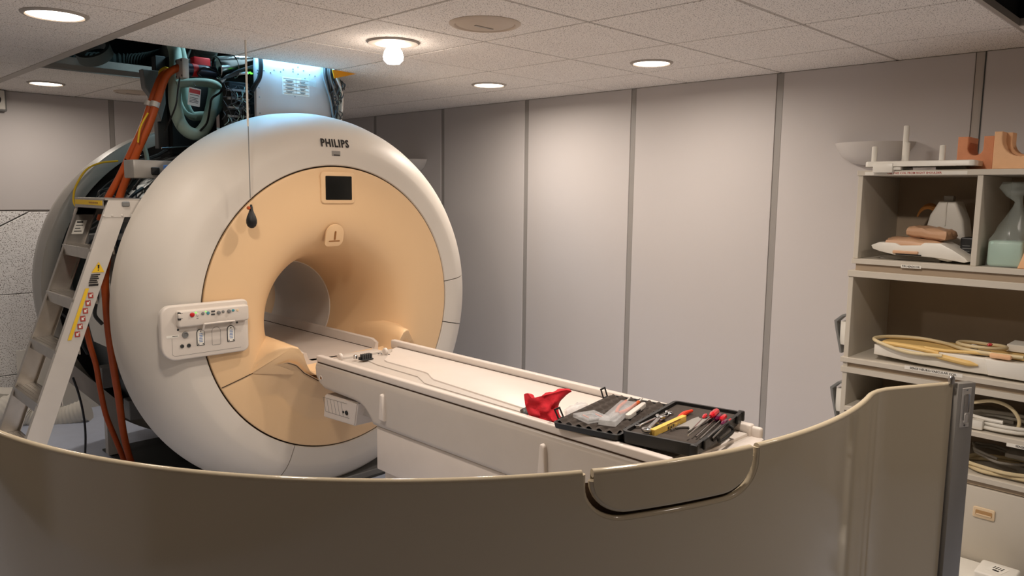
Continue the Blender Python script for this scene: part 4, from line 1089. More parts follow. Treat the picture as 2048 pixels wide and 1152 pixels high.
# silver edge post with latch
d_ = (end-corner).normalized(); n_ = V((d_.y, -d_.x)); mp = frame((end.x, end.y, 0), (d_.x, d_.y, 0), zdir=(0, 0, 1))
post = mk('edge_post', box(.004, .084, -.018, .012, 0, CH+.008, .003, 2, m=mp), silver, cov)
b = box(.022, .064, -.0205, -.017, CH-.150, CH-.008, .0015, 1, m=mp)
t = mk('latch_plate', b, silver, post, label='pale latch plate') if False else mk('latch_plate', b, alup, cov)
mk('latch_lever', box(.031, .055, -.0235, -.019, CH-.125, CH-.030, .006, 3, m=mp), steel, t)
mk('latch_key', box(.033, .053, -.0265, -.022, CH-.135, CH-.098, .006, 3, m=mp), alup, t)
for z in (CH-.015, CH-.143): mk('latch_screw', lathe([(0, .002), (.003, .0015), (.004, 0)], mp @ Mx.Translation((.043, -.0205, z)) @ Mx.Rotation(PI/2, 4, 'X'), 10), mgrey, t)
mk('top_pin', lathe([(0, 0), (.010, 0), (.010, .022), (.005, .030), (0, .030)], mp @ Mx.Translation((-.012, -.002, CH+.006)), 14), steel, cov)
# ================================================================== shelving on the right
FX, SY1, SY0 = 2.45, -.665, -1.67       # front plane, left end, right end (beyond the frame)
WX = XR-.018
DV = -1.172
TK = .022
up = thing('wall_cabinet', 'open grey top cabinet of the shelving with two compartments', 'cabinet', (2.7, (SY0+SY1)/2, 1.38))
ZT, ZB = 1.823, 1.385
mk('top_board', box(FX-.006, WX, SY0, SY1+.004, ZT-.024, ZT, .0015, 1), shelfm, up)
mk('bottom_board', box(FX-.006, WX, SY0, SY1+.004, ZB, ZB+.024, .0015, 1), shelfm, up)
mk('side_board', box(FX, WX, SY1-TK, SY1, ZB+.0245, ZT-.0245, .0015, 1), shelfm, up)
mk('side_board', box(FX, WX, SY0, SY0+TK, ZB+.0245, ZT-.0245, .0015, 1), shelfm, up)
mk('divider', box(FX, WX-.012, DV-TK/2, DV+TK/2, ZB+.0245, ZT-.0245, .0015, 1), shelfm, up)
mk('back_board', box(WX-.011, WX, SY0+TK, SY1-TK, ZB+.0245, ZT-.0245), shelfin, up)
def strip_label(parent, u0, u1, v0, v1, txt, size, m, x=FX-.0065, pap=True, sx=1.0):
    p, q = onx(u0, v0, x), onx(u1, v1, x)
    cy, cz = (p.y+q.y)/2, (p.z+q.z)/2; L = abs(p.y-q.y)
    t = mk('label_strip', box(x-.0008, x+.0002, cy-L/2, cy+L/2, cz-size*.62, cz+size*.62), paper, parent, smooth=0)
    mk('label_lettering', text_bm(txt, size, SIDE(x-.0009, cy, cz), .0003, .0003, sx=sx), m, t, smooth=0)
p = None
strip_label(up, 1730, 1935, 348, 344, 'USE THIS COIL FROM RIGHT SHOULDER', .0125, redink, sx=1.0)
strip_label(up, 1802, 1842, 532, 535, 'T/R HEADCOIL', .0115, ink, sx=1.0)
mk('edge_rail', box(FX+.010, WX, SY0, SY1-.012, 1.352, 1.3845), shelfin, up)
lo = thing('shelf_unit', 'open grey shelf unit below the top cabinet, with cable filled shelves and a drawer', 'shelf unit', (2.7, (SY0+SY1)/2, 0))
LY = SY1+.012; FL = FX-.012
mk('top_board', box(FL, WX, SY0, LY+.004, 1.322, 1.352, .0015, 1), shelfm, lo)
mk('side_board', box(FL+.006, WX, LY-TK, LY, .02, 1.3215, .0015, 1), shelfm, lo)
mk('side_board', box(FL+.006, WX, SY0, SY0+TK, .02, 1.3215, .0015, 1), shelfm, lo)
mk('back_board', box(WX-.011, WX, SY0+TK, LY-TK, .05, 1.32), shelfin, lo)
def shelf(z, th=.024, lip=True):
    mk('shelf_board', box(FL-.004, WX-.012, SY0+TK+.0005, LY-TK-.0005 if not lip else LY+.006, z-th, z, .0015, 1), shelfm, lo)
for z in (.930, .690, .470): pass
mk('shelf_board', box(FL-.006, WX-.012, SY0+TK+.0005, LY+.010, .906, .930, .0015, 1), shelfm, lo)
mk('shelf_edge', box(FL+.014, FL+.05, SY0+TK+.0005, LY-.002, .884, .9055), shelfin, lo)
mk('shelf_board', box(FL-.002, WX-.012, SY0+TK+.0005, LY+.006, .856, .8835, .0015, 1), shelfm, lo)
mk('shelf_board', box(FL, WX-.012, SY0+TK+.0005, LY-TK-.0005, .668, .690, .0015, 1), shelfm, lo)
mk('shelf_board', box(FL, WX-.012, SY0+TK+.0005, LY-TK-.0005, .470, .494, .0015, 1), shelfm, lo)
mk('shelf_edge', box(FL+.014, FL+.05, SY0+TK+.0005, LY-TK-.0005, .448, .4695), shelfin, lo)
dr = mk('drawer_front', box(FL-.004, FL+.016, SY0+TK, LY-.004, .03, .446, .003, 2), shelfm, lo)
strip_label(lo, 1809, 1925, 734, 752, 'SENSE NEURO-VASCULAR COIL', .0135, ink, x=FL-.0065)
strip_label(lo, 2013, 2090, 888, 905, 'SENSE BODY', .0125, ink, x=FL-.0004)
p = onx(1968, 1027, FL-.005)
b = B()
def hollow(x, hy, hz, ty, r, dep): pass
rim = lathe([(0, 0)], None, 3) if False else None
t = mk('drawer_handle', prism(rrect(-.042, .042, -.024, .024, .007), SIDE(FL-.0045, p.y, p.z), 0, .006, .003, 2), peach, dr)
mk('handle_recess_shade', prism(rrect(-.032, .032, -.011, .012, .004), SIDE(FL-.0103, p.y, p.z), 0, .001), mat('recess_shade_tan', (176, 138, 92), .6), t)  # flat plate in darker peach, painted shade of the recess
mk('handle_lip', prism(rrect(-.029, .029, -.0105, -.004, .002), SIDE(FL-.0114, p.y, p.z), 0, .002, .001, 1), peach, t)
# bracket hooks on the left end of the shelf unit
def bracket(z, lab, s=1.0):
    t = thing('wall_holder', lab, 'holder', (2.60, LY+.04, z))
    pts = [(LY+.002, z+.105), (LY+.030, z+.095), (LY+.066, z+.062), (LY+.058, z+.02), (LY+.030, z-.095), (LY+.020, z-.095), (LY+.046, z+.02), (LY+.052, z+.056), (LY+.026, z+.083), (LY+.002, z+.092)]
    mk('bent_strip', prism([(-y, zz) for y, zz in pts], frame((2.47, 0, 0), (0, -1, 0), zdir=(-1, 0, 0)), -.05, 0, .002, 1), mgrey, t)
    mk('inner_block', box(2.475, 2.53, LY+.002, LY+.036, z-.055, z+.06, .004, 2), paper, t)
bracket(1.035, 'upper grey bent bracket with white block on the left end of the shelves')
bracket(.700, 'lower grey bent bracket with white block on the left end of the shelves')
# ------------------------------------------------------------------ on top of the cabinet
t = thing('peg_board', 'white positioning board with three upright pegs on top of the cabinet', 'positioning board', (2.55, -.87, ZT))
zb = ZT+.016
bd = mk('board', prism(rrect(-.245, .205, -.09, .10, .02), TOP(2.52, -.905, zb, PI/2), 0, .024, .005, 2), coilw, t)
q = onx(1780, 345, 2.42)
mk('clamp_block', box(2.415, 2.50, onx(1785, 345, 2.42).y, onx(1745, 345, 2.42).y, ZT-.012, ZT+.032, .005, 2), coilw, t)
mk('clamp_foot', box(2.43, 2.60, onx(1785, 345, 2.42).y-.03, onx(1745, 345, 2.42).y, ZT+.0005, ZT+.016, .003, 2), coilw, t)
mk('foot', box(2.50, 2.60, -1.10, -.98, ZT+.0005, ZT+.016, .003, 2), coilg, t)
for u, v, x, r in ((1750, 293, 2.50, .012), (1814, 251, 2.54, .012), (1886, 290, 2.52, .012)):
    p = onx(u, v, x); mk('peg', cyl((x, p.y, zb+.022), (x, p.y, p.z), r, 18, bev=.003), coilw, t)
p = onx(1814, 285, 2.54); mk('peg_collar', cyl((2.54, p.y, zb+.022), (2.54, p.y, p.z), .0145, 18, bev=.002), coilw, t)
def ublock(name, lab, x0, x1, y0, y1, z0, z1, nw, nd_, m, step=False):
    t = thing(name, lab, 'foam block', ((x0+x1)/2, (y0+y1)/2, z0), group='foam blocks with a U cut')
    c = -(y0+y1)/2; hw = (y1-y0)/2
    def U(w, d, xa, xb):
        pts = [(c-hw, z0), (c+hw, z0), (c+hw, z1), (c+w, z1), (c+w, z1-d+w)]
        for i in range(1, 12): a = -PI*i/12; pts.append((c+w*math.cos(a), z1-d+w+w*math.sin(a)))
        pts += [(c-w, z1-d+w), (c-w, z1), (c-hw, z1)]
        return prism(pts, frame((xb, 0, 0), (0, -1, 0), zdir=(-1, 0, 0)), 0, xb-xa, .003, 1)
    if step:
        mk('front_block', U(nw, nd_, x0, x0+(x1-x0)*.5), m, t); mk('rear_block', U(nw*.72, nd_*.9, x0+(x1-x0)*.5+.001, x1), m, t)
    else: mk('block', U(nw, nd_, x0, x1), m, t)
    return t
y1_, y0_ = onx(1912, 330, 2.56).y, onx(1985, 330, 2.56).y
ublock('foam_block', 'darker orange foam block with a U cut on top of the cabinet, the left one', 2.56, 2.72, y0_, y1_, ZT, onx(1945, 273, 2.56).z, .030, .082, foamo)
y1_ = onx(1984, 330, 2.47).y
ublock('foam_block', 'pale peach foam block with a stepped U cut at the right picture edge', 2.47, 2.62, y1_-.205, y1_, ZT, onx(1996, 263, 2.47).z, .074, .105, foamy, True)
# ------------------------------------------------------------------ top left compartment
SZ = ZB+.024
t = thing('head_coil', 'cream flat coil with a grey house shaped shell standing in the top left compartment', 'coil', (2.78, -.98, SZ))
p = onx(1897, 450, 2.80)
hs = [(-.085, 0), (.085, 0), (.088, .11), (.075, .19), (.040, .275), (-.035, .275), (-.07, .21), (-.09, .11)]
b = prism(hs, SIDE(2.86, p.y, SZ), 0, .12, .014, 3)
mk('shell', b, coilw, t); mk('ridge', box(2.735, 2.741, p.y-.004, p.y+.002, SZ+.16, SZ+.27, .001, 1), paper, t)
mk('top_knob', box(2.77, 2.81, p.y-.02, p.y+.022, SZ+.275, SZ+.302, .004, 2), coilg, t)
t = thing('flat_coil', 'cream flat coil plate with dark slots lying under the tan pads', 'coil', (2.60, -.9, SZ))
p0, p1 = onx(1740, 497, 2.50), onx(1930, 520, 2.50)
out_ = [onx(u, v, 2.475) for u, v in ((1742, 490), (1758, 484), (1790, 486), (1800, 491), (1840, 491), (1848, 486), (1880, 487), (1905, 500), (1930, 516), (1936, 524), (1928, 526), (1880, 517), (1840, 513), (1790, 510), (1758, 502), (1745, 497))]
m_ = frame((2.66, 0, 0), (0, -1, 0), zdir=(-1, 0, 0))
pl_ = mk('plate', prism([(-q.y, max(q.z, SZ+.002)) for q in out_], m_, 0, .185, .004, 2), coilw, t)
b = B()
pa, pb = onx(1785, 502, 2.468), onx(1838, 503, 2.468)
mk('tan_inlay', box(2.464, 2.50, pb.y+.004, pa.y, pa.z-.010, pa.z+.004, .004, 2), tan, t)
mk('dark_slot', box(2.463, 2.468, pb.y-.012, pa.y-.014, pa.z-.016, pa.z-.010, .002, 1), black, t)
p = onx(1890, 500, 2.50)
mk('round_end', lathe([(0, -.05), (.012, -.046), (.019, -.03), (.021, 0), (.018, .03), (.010, .046), (0, .05)], frame((2.50, p.y+.01, SZ+.034), (1, 0, 0), zdir=(.15, 1, .25)), 24), coilw, t)
mk('support_wedge', box(2.53, 2.72, -1.02, -.76, SZ+.0005, SZ+.022, .003, 1), coilg, t)
def pillow(name, cx, cy, cz, lx_, ly_, lz_, ang, m, lab, tilt=0.0, seed=1):
    rnd = random.Random(seed); b = B(); bmesh.ops.create_cube(b, size=2); bmesh.ops.subdivide_edges(b, edges=b.edges[:], cuts=7, use_grid_fill=True)
    for v in b.verts:
        x, y, z = v.co
        e = (1-abs(x)**10)*(1-abs(y)**10)
        z2 = z*lz_*(.62+.38*e)
        v.co = V((x*lx_*(1-.04*abs(z)), y*ly_*(1-.04*abs(z)), z2 + rnd.uniform(-1, 1)*.0025 + .006*math.sin(7*x+seed)*math.sin(5*y)*(z > 0)))
    b.transform(Mx.Translation((cx, cy, cz)) @ Mx.Rotation(ang, 4, 'Z') @ Mx.Rotation(tilt, 4, 'X'))
    for f in b.faces: f.smooth = True
    return mk(name, b, m, label=lab, cat='pad', group='tan vinyl pads', smooth=60)
pa, pb = onx(1768, 495, 2.53), onx(1885, 475, 2.53)
pillow('sand_pad', 2.57, (pa.y+pb.y)/2-.005, SZ+.072, .075, abs(pa.y-pb.y)/2*.98, .030, .12, tan, 'lower and larger tan vinyl pad lying on the flat coil', .05, 1)
pillow('sand_pad', 2.61, (pa.y+pb.y)/2-.055, SZ+.128, .065, abs(pa.y-pb.y)/2*.72, .026, -.1, tan, 'upper and smaller tan vinyl pad on top of the other pad', .10, 3)
p = onx(1858, 425, 2.80); b = B()
for k in range(4):
    pts = [(2.78+.012*k, p.y+.05*math.cos(a)*(1+.06*k)-.0, SZ+.165+(.075+.007*k)*math.sin(a)) for a in [PI*.15+PI*1.0*i/9 for i in range(10)]]
    tube(pts, .0045, 6, 4, bm=b)
mk('cable_loop', b, brown, label='loop of brown orange cables standing behind the tan pads', cat='cable')
p = onx(1937, 480, 2.62)
t = top('black_box', prism(rrect(-.030, .030, 0, .115, .008), SIDE(2.70, p.y, SZ), 0, .09, .006, 2), black, 'small black box with print beside the cabinet divider', 'box')
b = B()
for i in range(4): box(-.020, .018-(i % 2)*.008, SZ+.040+i*.012, SZ+.043+i*.012, .0905, .0912, bm=b, m=SIDE(2.70, p.y, 0))
b2 = B()
o = mk('box_print', b, mgrey, t, smooth=0)
# ------------------------------------------------------------------ top right compartment
p = onx(2008, 512, 2.50)
t = thing('foam_bag', 'clear plastic bag tied over a mint green foam block in the right compartment', 'bag', (2.55, p.y, SZ))
mk('foam_block', box(2.49, 2.64, p.y-.068, p.y+.062, SZ+.003, SZ+.112, .012, 3), foamg, t)
b = B(); rows = []
prb = [(.0, .078, .085), (.06, .078, .086), (.115, .074, .084), (.17, .055, .065), (.22, .034, .042), (.255, .018, .024), (.275, .014, .018), (.30, .03, .035), (.335, .055, .05), (.36, .05, .03)]
for z, ry, rx in prb:
    row = []
    for k in range(28):
        a = 2*PI*k/28; w_ = 1+.08*math.sin(5*a+z*30)+.05*math.sin(9*a-z*50)
        e = .55 if z < .12 else 1.0
        ca, sa = math.cos(a), math.sin(a)
        row.append(b.verts.new((2.565+rx*w_*math.copysign(abs(ca)**e, ca), p.y-.004-.02*(z/.3)+(.02 if z > .28 else 0)+ry*w_*math.copysign(abs(sa)**e, sa), SZ+.002+z)))
    rows.append(row)
for i in range(len(rows)-1):
    for k in range(28): b.faces.new((rows[i][k], rows[i][(k+1) % 28], rows[i+1][(k+1) % 28], rows[i+1][k]))
mk('film', b, bag, t, smooth=60)
p = onx(2046, 540, 2.46)
b = prism([(-.045, 0), (.10, 0), (.10, .17), (-.012, .17), (-.014, .13), (-.022, .08), (-.034, .035)], SIDE(2.56, p.y+.0-.02, SZ), 0, .09, .006, 2)
top('curved_stand', b, foamy, 'peach plastic piece with a curved flank at the right picture edge', 'stand')
# ------------------------------------------------------------------ second shelf: long coil with cables
Z2 = .930
t = thing('neck_coil', 'long cream coil with yellow pads lying on the second shelf', 'coil', (2.60, -1.1, Z2))
pA, pB = onx(1747, 700, 2.47), onx(2040, 735, 2.47)
ya, yb = pA.y, -1.46
mYZx = frame((2.74, 0, 0), (0, -1, 0), zdir=(-1, 0, 0))
poly = [(-ya, Z2+.028), (-ya-.0+.0, Z2+.075), (-ya+.05, Z2+.085), (-ya+.45, Z2+.082), (-yb, Z2+.080), (-yb, Z2+.012), (-ya+.40, Z2+.010), (-ya+.2, Z2+.014)]
mk('base', prism(poly, mYZx, 0, .27, .008, 2), coilw, t)
b = box(2.52, 2.72, yb+.05, ya-.02, Z2+.084, Z2+.090, .002, 1); mk('mat', b, tan if False else padyel, t)
b = tube([(2.475, ya-.012, Z2+.088), (2.474, ya-.10, Z2+.088), (2.474, ya-.20, Z2+.083), (2.472, ya-.28, Z2+.076)], .010, 10, 5, radii=lambda u: .011*(.45+.55*min(1, 3.5*u, 3.5*(1-u)+.4)))
mk('yellow_pad', b, padyel, t)
b = tube([(2.464, ya-.255, Z2+.070), (2.462, ya-.30, Z2+.062), (2.462, ya-.38, Z2+.053), (2.463, ya-.44, Z2+.048)], .012, 10, 5, radii=lambda u: .013*(.25+.75*min(1, 4*u, 5*(1-u))))
mk('yellow_pad', b, padyel, t)
mk('end_clip', prism([(-ya+.46, Z2+.085), (-ya+.62, Z2+.08), (-ya+.62, Z2+.01), (-ya+.48, Z2+.012)], frame((2.50, 0, 0), (0, -1, 0), zdir=(-1, 0, 0)), 0, .045, .008, 2), coilw, t)
zc2 = Z2+.100
top('coil_cable', tube([(2.452, ya-.30, Z2+.070), (2.450, ya-.16, Z2+.064), (2.454, ya-.05, Z2+.085), (2.49, ya+.008, zc2), (2.58, ya-.03, zc2+.004), (2.64, ya-.14, zc2+.004), (2.62, ya-.26, zc2), (2.52, ya-.36, zc2+.003), (2.482, ya-.46, zc2+.004), (2.48, ya-.60, zc2+.006)], .008, 10, 7), cableb, 'thick beige cable looping round the left end of the long coil', 'cable')
top('coil_cable', tube([(2.476, ya-.22, zc2-.008), (2.476, ya-.30, zc2-.010), (2.485, ya-.42, zc2-.002), (2.50, ya-.58, zc2+.002)], .0075, 10, 6), padyel, 'yellowish cable running straight along the front of the long coil', 'cable')
cc = V((2.585, ya-.42, zc2+.012)); b = B()
pts = [(cc.x+.085*math.cos(a), cc.y+.095*math.sin(a), cc.z+.010*math.sin(a*.5)) for a in [2*PI*i/14 for i in range(15)]]
tube(pts, .0075, 8, 4, bm=b)
mk('coil_cable', b, cableb, label='round loop of beige cable on top of the long coil', cat='cable')
p = cc+V((-.03, -.03, .012)); top('red_clip', tube([p, p+V((.004, -.006, .008)), p+V((.002, -.014, .004))], .006, 8, 4), redp, 'tiny red clip on the cable loop of the second shelf', 'clip')
top('plug', lathe([(0, 0), (.014, 0), (.016, .006), (.016, .03), (.011, .034), (0, .034)], frame((2.53, ya-.40, Z2+.092), (1, 0, 0), zdir=(0, -.2, 1)), 20), coilw, 'round white plug standing inside the cable loop', 'plug')
top('connector', box(2.50, 2.54, ya-.47, ya-.415, Z2+.086, Z2+.106, .006, 2), coilw, 'white connector at the right end of the long coil', 'connector')
top('connector', box(2.455, 2.50, ya-.56, ya-.48, Z2+.090, Z2+.110, .006, 2), foamy, 'pale peach connector at the far right of the second shelf', 'connector')
top('paper_card', box(2.66, 2.80, ya-.60, ya-.50, Z2+.094, Z2+.126, .002, 1), paper, 'white card lying at the back of the second shelf', 'card')
# ------------------------------------------------------------------ third and fourth shelves: coiled cables
def coils(name, cy, cx, z, rx, ry, n, r, m, lab, seed, lift=.0, arc=(0, 2)):
    rnd = random.Random(seed); b = B()
    pts = []
    for i in range(int(14*n)):
        a = 2*PI*i/14; k = 1+rnd.uniform(-.08, .08)
        pts.append((cx+rx*k*math.cos(a), cy+ry*k*math.sin(a), z+r+i/14*2.05*r+lift*max(0, math.sin(a))))
    tube(pts, r, 8, 4, bm=b)
    return mk(name, b, m, label=lab, cat='cable', group='coiled cables on the shelves')
Z3 = .690
coils('coiled_cable', -1.33, 2.585, Z3, .105, .150, 2.6, .0085, coilw, 'coil of thick white cable on the third shelf right of the silver post', 4)
pA = onx(1945, 805, 2.49); pB_ = onx(2040, 850, 2.49)
top('coil_cable', tube([V((2.52, pA.y+.03, pA.z-.008)), pA, onx(1985, 802, 2.49), onx(2020, 815, 2.49), onx(2038, 840, 2.50), onx(2032, 862, 2.50), onx(2010, 868, 2.52)], .0075, 10, 6), cableb, 'beige cable arching high over the white coil on the third shelf', 'cable')
pc_ = onx(1940, 850, 2.47); top('connector', box(2.46, 2.50, pc_.y-.05, pc_.y+.02, Z3+.004, Z3+.045, .006, 2), coilw, 'white cable connector on the third shelf touching the silver post', 'connector')
Z4 = .494
coils('coiled_cable', -1.36, 2.60, Z4, .13, .19, 1.7, .0085, cableb, 'coil of beige cable on the lowest open shelf', 9)
coils('coiled_cable', -1.31, 2.64, Z4+.04, .10, .12, 1.6, .0065, coilg, 'coil of grey cable lying on the beige one, lowest open shelf', 12, .02)
t = top('flat_coil', box(2.57, 2.86, -1.58, -1.33, Z4+.072, Z4+.094, .006, 2), coilg, 'grey flat coil lying at the back of the lowest open shelf', 'coil')
# ------------------------------------------------------------------ white blocks on the floor before the drawer
p = onz(1940, 1140, .16)
def floorbox(name, lab, x0, x1, y0, y1, z1, m, bev=.012):
    t = thing(name, lab, 'box', ((x0+x1)/2, (y0+y1)/2, 0)); mk('body', box(x0, x1, y0, y1, 0.0, z1, bev, 3), m, t); return t
q0, q1 = onz(1912, 1112, .10), onz(2010, 1140, .10)
t = floorbox('white_case', 'low white case on the floor before the drawer, behind the edge post', 1.98, 2.425, -1.42, -1.05, .12, coilw)
pt = onz(1995, 1140, .20)
t = thing('white_block', 'white moulded block with a printed label standing on the low white case', 'block', (pt.x, pt.y, .12))
mk('body', box(pt.x-.07, pt.x+.07, pt.y-.07, pt.y+.07, .1205, .20, .010, 3), coilw, t)
mt = TOP(pt.x, pt.y, .2002, -.25)
lb = mk('label', prism(rrect(-.036, .040, -.028, .03, .002), mt, 0, .0006), paper, t)
b = B(); prism(rrect(-.020, -.008, -.012, .012, .001, 1), mt, .0006, .001, bm=b)
for i in range(4): prism(rrect(.000, .030-.006*(i % 2), -.014+i*.010, -.010+i*.010, .0005, 1), mt, .0006, .001, bm=b)
mk('label_print', b, ink, lb, smooth=0)
pt = onz(2062, 1150, .20); 
t = thing('white_block', 'white moulded block cut by the right picture edge on the low case', 'block', (2.20, -1.50, 0)); mk('body', box(2.10, 2.30, -1.60, -1.435, 0, .17, .012, 3), coilw, t)
# ================================================================== open tool case on the table
TZ, MZ = .866, .8485
ang = D2(10.8)
ox, oy = .988, -.530
case = thing('tool_case', 'open black plastic tool case with foam lying on the patient table', 'tool case', (ox, oy, TZ), Mx.Rotation(ang, 4, 'Z'))
MC = MW[case.name]
CWd = .236
# local: x across, +y lid, -y base
def tray_shell(y0, y1, h, wall=.012, fl=.004, r=.02):
    b = B(); x0, x1 = -CWd, CWd
    outer = rrect(x0, x1, y0, y1, r); inner = rrect(x0+wall, x1-wall, y0+wall, y1-wall, r*.6)
    n = len(outer)
    vo0 = [b.verts.new((p[0]*.985, (p[1]-(y0+y1)/2)*.97+(y0+y1)/2, 0)) for p in outer]; vo1 = [b.verts.new((*p, h)) for p in outer]
    vi1 = [b.verts.new((*p, h)) for p in inner]; vi0 = [b.verts.new((*p, fl)) for p in inner]
    for k in range(n):
        k2 = (k+1) % n
        for A, C in ((vo0, vo1), (vo1, vi1), (vi1, vi0)): b.faces.new((A[k], A[k2], C[k2], C[k]))
    b.faces.new(vo0); b.faces.new(vi0)
    bmesh.ops.triangulate(b, faces=[f for f in b.faces if len(f.verts) > 4])
    return b
HB, HL = .041, .020
base = mk('base_shell', tray_shell(-.270, -.004, HB), black, case, local=True)
lid = mk('lid_shell', tray_shell(.004, .268, HL), black, case, local=True)
# egg-crate foam in the lid
b = B(); nx, ny = 96, 48; g_ = []
for i in range(nx+1):
    x = -CWd+.013+(2*CWd-.026)*i/nx; g_.append([])
    for j in range(ny+1):
        y = .017+(.238)*j/ny
        z = HL+.002+.006*math.sin(2*PI*y/.040+1.0*math.sin(2*PI*x/.048))
        g_[-1].append(b.verts.new((x, y, z)))
for i in range(nx):
    for j in range(ny): b.faces.new((g_[i][j], g_[i+1][j], g_[i+1][j+1], g_[i][j+1]))
mk('lid_foam', b, foamd, case, local=True, smooth=80)
# foam in the base with a raised margin
mk('base_foam', prism(rrect(-CWd+.013, CWd-.013, -.257, -.017, .008), None, .005, .030, .002, 1), foamd, case, local=True)
mk('foam_rim', box(-CWd+.014, -CWd+.062, -.255, -.12, .028, .039, .005, 2), foamd, case, local=True)
b = box(-.20, .20, -.004, .004, .012, .030, .003, 1)
mk('hinge', b, black, case, local=True)
def loop(x, y, z, tilt, w_=.020, name='latch'):
    m = Mx.Translation((x, y, z)) @ Mx.Rotation(tilt, 4, 'X')
    b = B()
    for a in ((-w_, -w_+.006, 0, .044), (w_-.006, w_, 0, .044), (-w_, w_, 0, .007), (-w_, w_, .037, .044)): box(a[0], a[1], -.0025, .0025, a[2], a[3], .001, 1, bm=b, m=m)
    return mk(name, b, black, case, local=True)
loop(-.165, .270, HL-.006, D2(-28)); loop(.188, .270, HL-.006, D2(-20))
for x in (-.165, .175): mk('latch_catch', box(x-.02, x+.02, -.279, -.269, .012, .046, .003, 1), black, case, local=True)
b = tube([(-.075, -.270, .028), (-.072, -.284, .024), (-.06, -.288, .010), (.06, -.288, .010), (.072, -.284, .024), (.075, -.270, .028)], .006, 8, 4)
mk('handle', b, black, case, local=True)
mk('handle_mount', box(-.085, .085, -.274, -.268, .010, .034, .003, 1), blackr, case, local=True)
for x in (-CWd, CWd): mk('corner', box(x-.012, x+.012, -.275, -.25, .004, HB+.002, .005, 2), black, case, local=True)
# ------------------------------------------------------------------ tools (each its own thing); zf: foam top in the base
zf, zl = TZ+.0305, TZ+HL+.0095
def seg_m(u0, v0, u1, v1, z):
    a, c = onz(u0, v0, z), onz(u1, v1, z); d = c-a; L = d.length; d.normalize()
    return frame(a, d, zdir=(0, 0, 1)), L
def tool(name, lab, cat, u0, v0, u1, v1, z, group=None, sink=0.0):
    m, L = seg_m(u0, v0, u1, v1, z)
    t = bpy.data.objects.new(name, None); COL.objects.link(t); t.empty_display_size = .02
    m = Mx.Translation((0, 0, sink)) @ m
    t.matrix_world = m; MW[t.name] = m; t['label'] = lab; t['category'] = cat
    if group: t['group'] = group
    return t, L
def wrench(lab, u0, v0, u1, v1, z, wd=.010, head=.015):
    t, L = tool('wrench', lab, 'wrench', u0, v0, u1, v1, z, 'combination wrenches in the case')
    mk('shank', box(head, L-head*.6, -wd/2, wd/2, .001, .007, .002, 2), steel, t, local=True)
    ring = lathe([(head*.55, 0), (head*.95, 0), (head, .002), (head, .008), (head*.95, .010), (head*.55, .010)], Mx.Translation((head, 0, 0)), 20, close_prof=True)
    mk('ring_end', ring, steel, t, local=True)
    jaw = [(L-head*1.3, -wd*.5), (L-head*.7, -head*.95), (L+head*.2, -head*1.05), (L+head*.6, -head*.55), (L-head*.25, -head*.42), (L-head*.45, 0), (L-head*.25, head*.42), (L+head*.6, head*.55), (L+head*.2, head*1.05), (L-head*.7, head*.95), (L-head*1.3, wd*.5)]
    mk('open_end', prism(jaw, None, 0, .008, .0015, 1), steel, t, local=True)
wrench('large combination wrench lying across the others in the tool case', 1291, 866, 1322, 834, zf+.012, .014, .019)
wrench('steel combination wrench with its ring at the left, under the large wrench', 1271, 857, 1338, 826, zf, .010, .014)
wrench('slim steel wrench at the right of the wrench bundle', 1311, 851, 1341, 829, zf, .007, .010)
hotred = mat('hot_red', (214, 56, 26), .35)
t, L = tool('hex_key', 'bright hex key beside the yellow folding rule', 'hex key', 1297, 870, 1325, 854, zf)
mk('rod', tube([(0, 0, .004), (L-.01, 0, .004), (L, 0, .005), (L+.003, .012, .005)], .003, 8, 4), steel, t, local=True)
t, L = tool('folding_rule', 'yellow folding rule with dark red lettering in the tool case', 'folding rule', 1304, 873, 1368, 843, zf)
for i in range(4): mk('rule_leaf', box(0, L, -.009+i*.0045, -.005+i*.0045, .0005, .024, .001, 1), ywood, t, local=True)
mk('red_print', box(L*.38, L*.80, -.0096, -.0089, .0195, .0235), brown, t, local=True, smooth=0)
b = B()
for i, (wd_, hh_) in enumerate(((.006, .010), (.003, .012), (.007, .009), (.003, .012), (.006, .011), (.004, .008))):
    x_ = L*.40+i*.0095; box(x_, x_+wd_, -.0096, -.0089, .004, .004+hh_, bm=b)
    if i % 2 == 0: box(x_+wd_*.3, x_+wd_*1.3, -.0097, -.0089, .007, .009, bm=b)
mk('rule_lettering', b, ink, t, local=True, smooth=0)
t, L = tool('pliers', 'pliers with a curved bright red handle beyond the folding rule', 'pliers', 1352, 852, 1377, 826, zf)
mk('handle', tube([(0, 0, .008), (L*.4, .006, .009), (L*.75, .002, .010), (L, -.012, .010)], .0085, 10, 6, radii=lambda u: .006+.004*math.sin(PI*min(1, u*1.1))), hotred, t, local=True)
mk('jaws', prism([(-.07, -.006), (-.02, -.014), (.005, -.012), (.005, .008), (-.02, .010), (-.07, .0)], None, 0, .010, .002, 1), steel, t, local=True)
t, L = tool('feeler_gauge', 'flat grey metal plate tool with forked ends in the tool case', 'gauge', 1362, 862, 1404, 840, zf+.003)
k = L
pg = [(-.004, -.026), (k*.18, -.018), (k*.30, -.004), (k*.22, .012), (0.01, .026), (k*.85, .026), (k*1.08, .020), (k*1.0, .008), (k*.97, -.004), (k*1.05, -.012), (k*1.22, -.014), (k*1.22, -.026)]
mk('plate', prism(pg, None, 0, .006, .001, 1), silver, t, local=True)
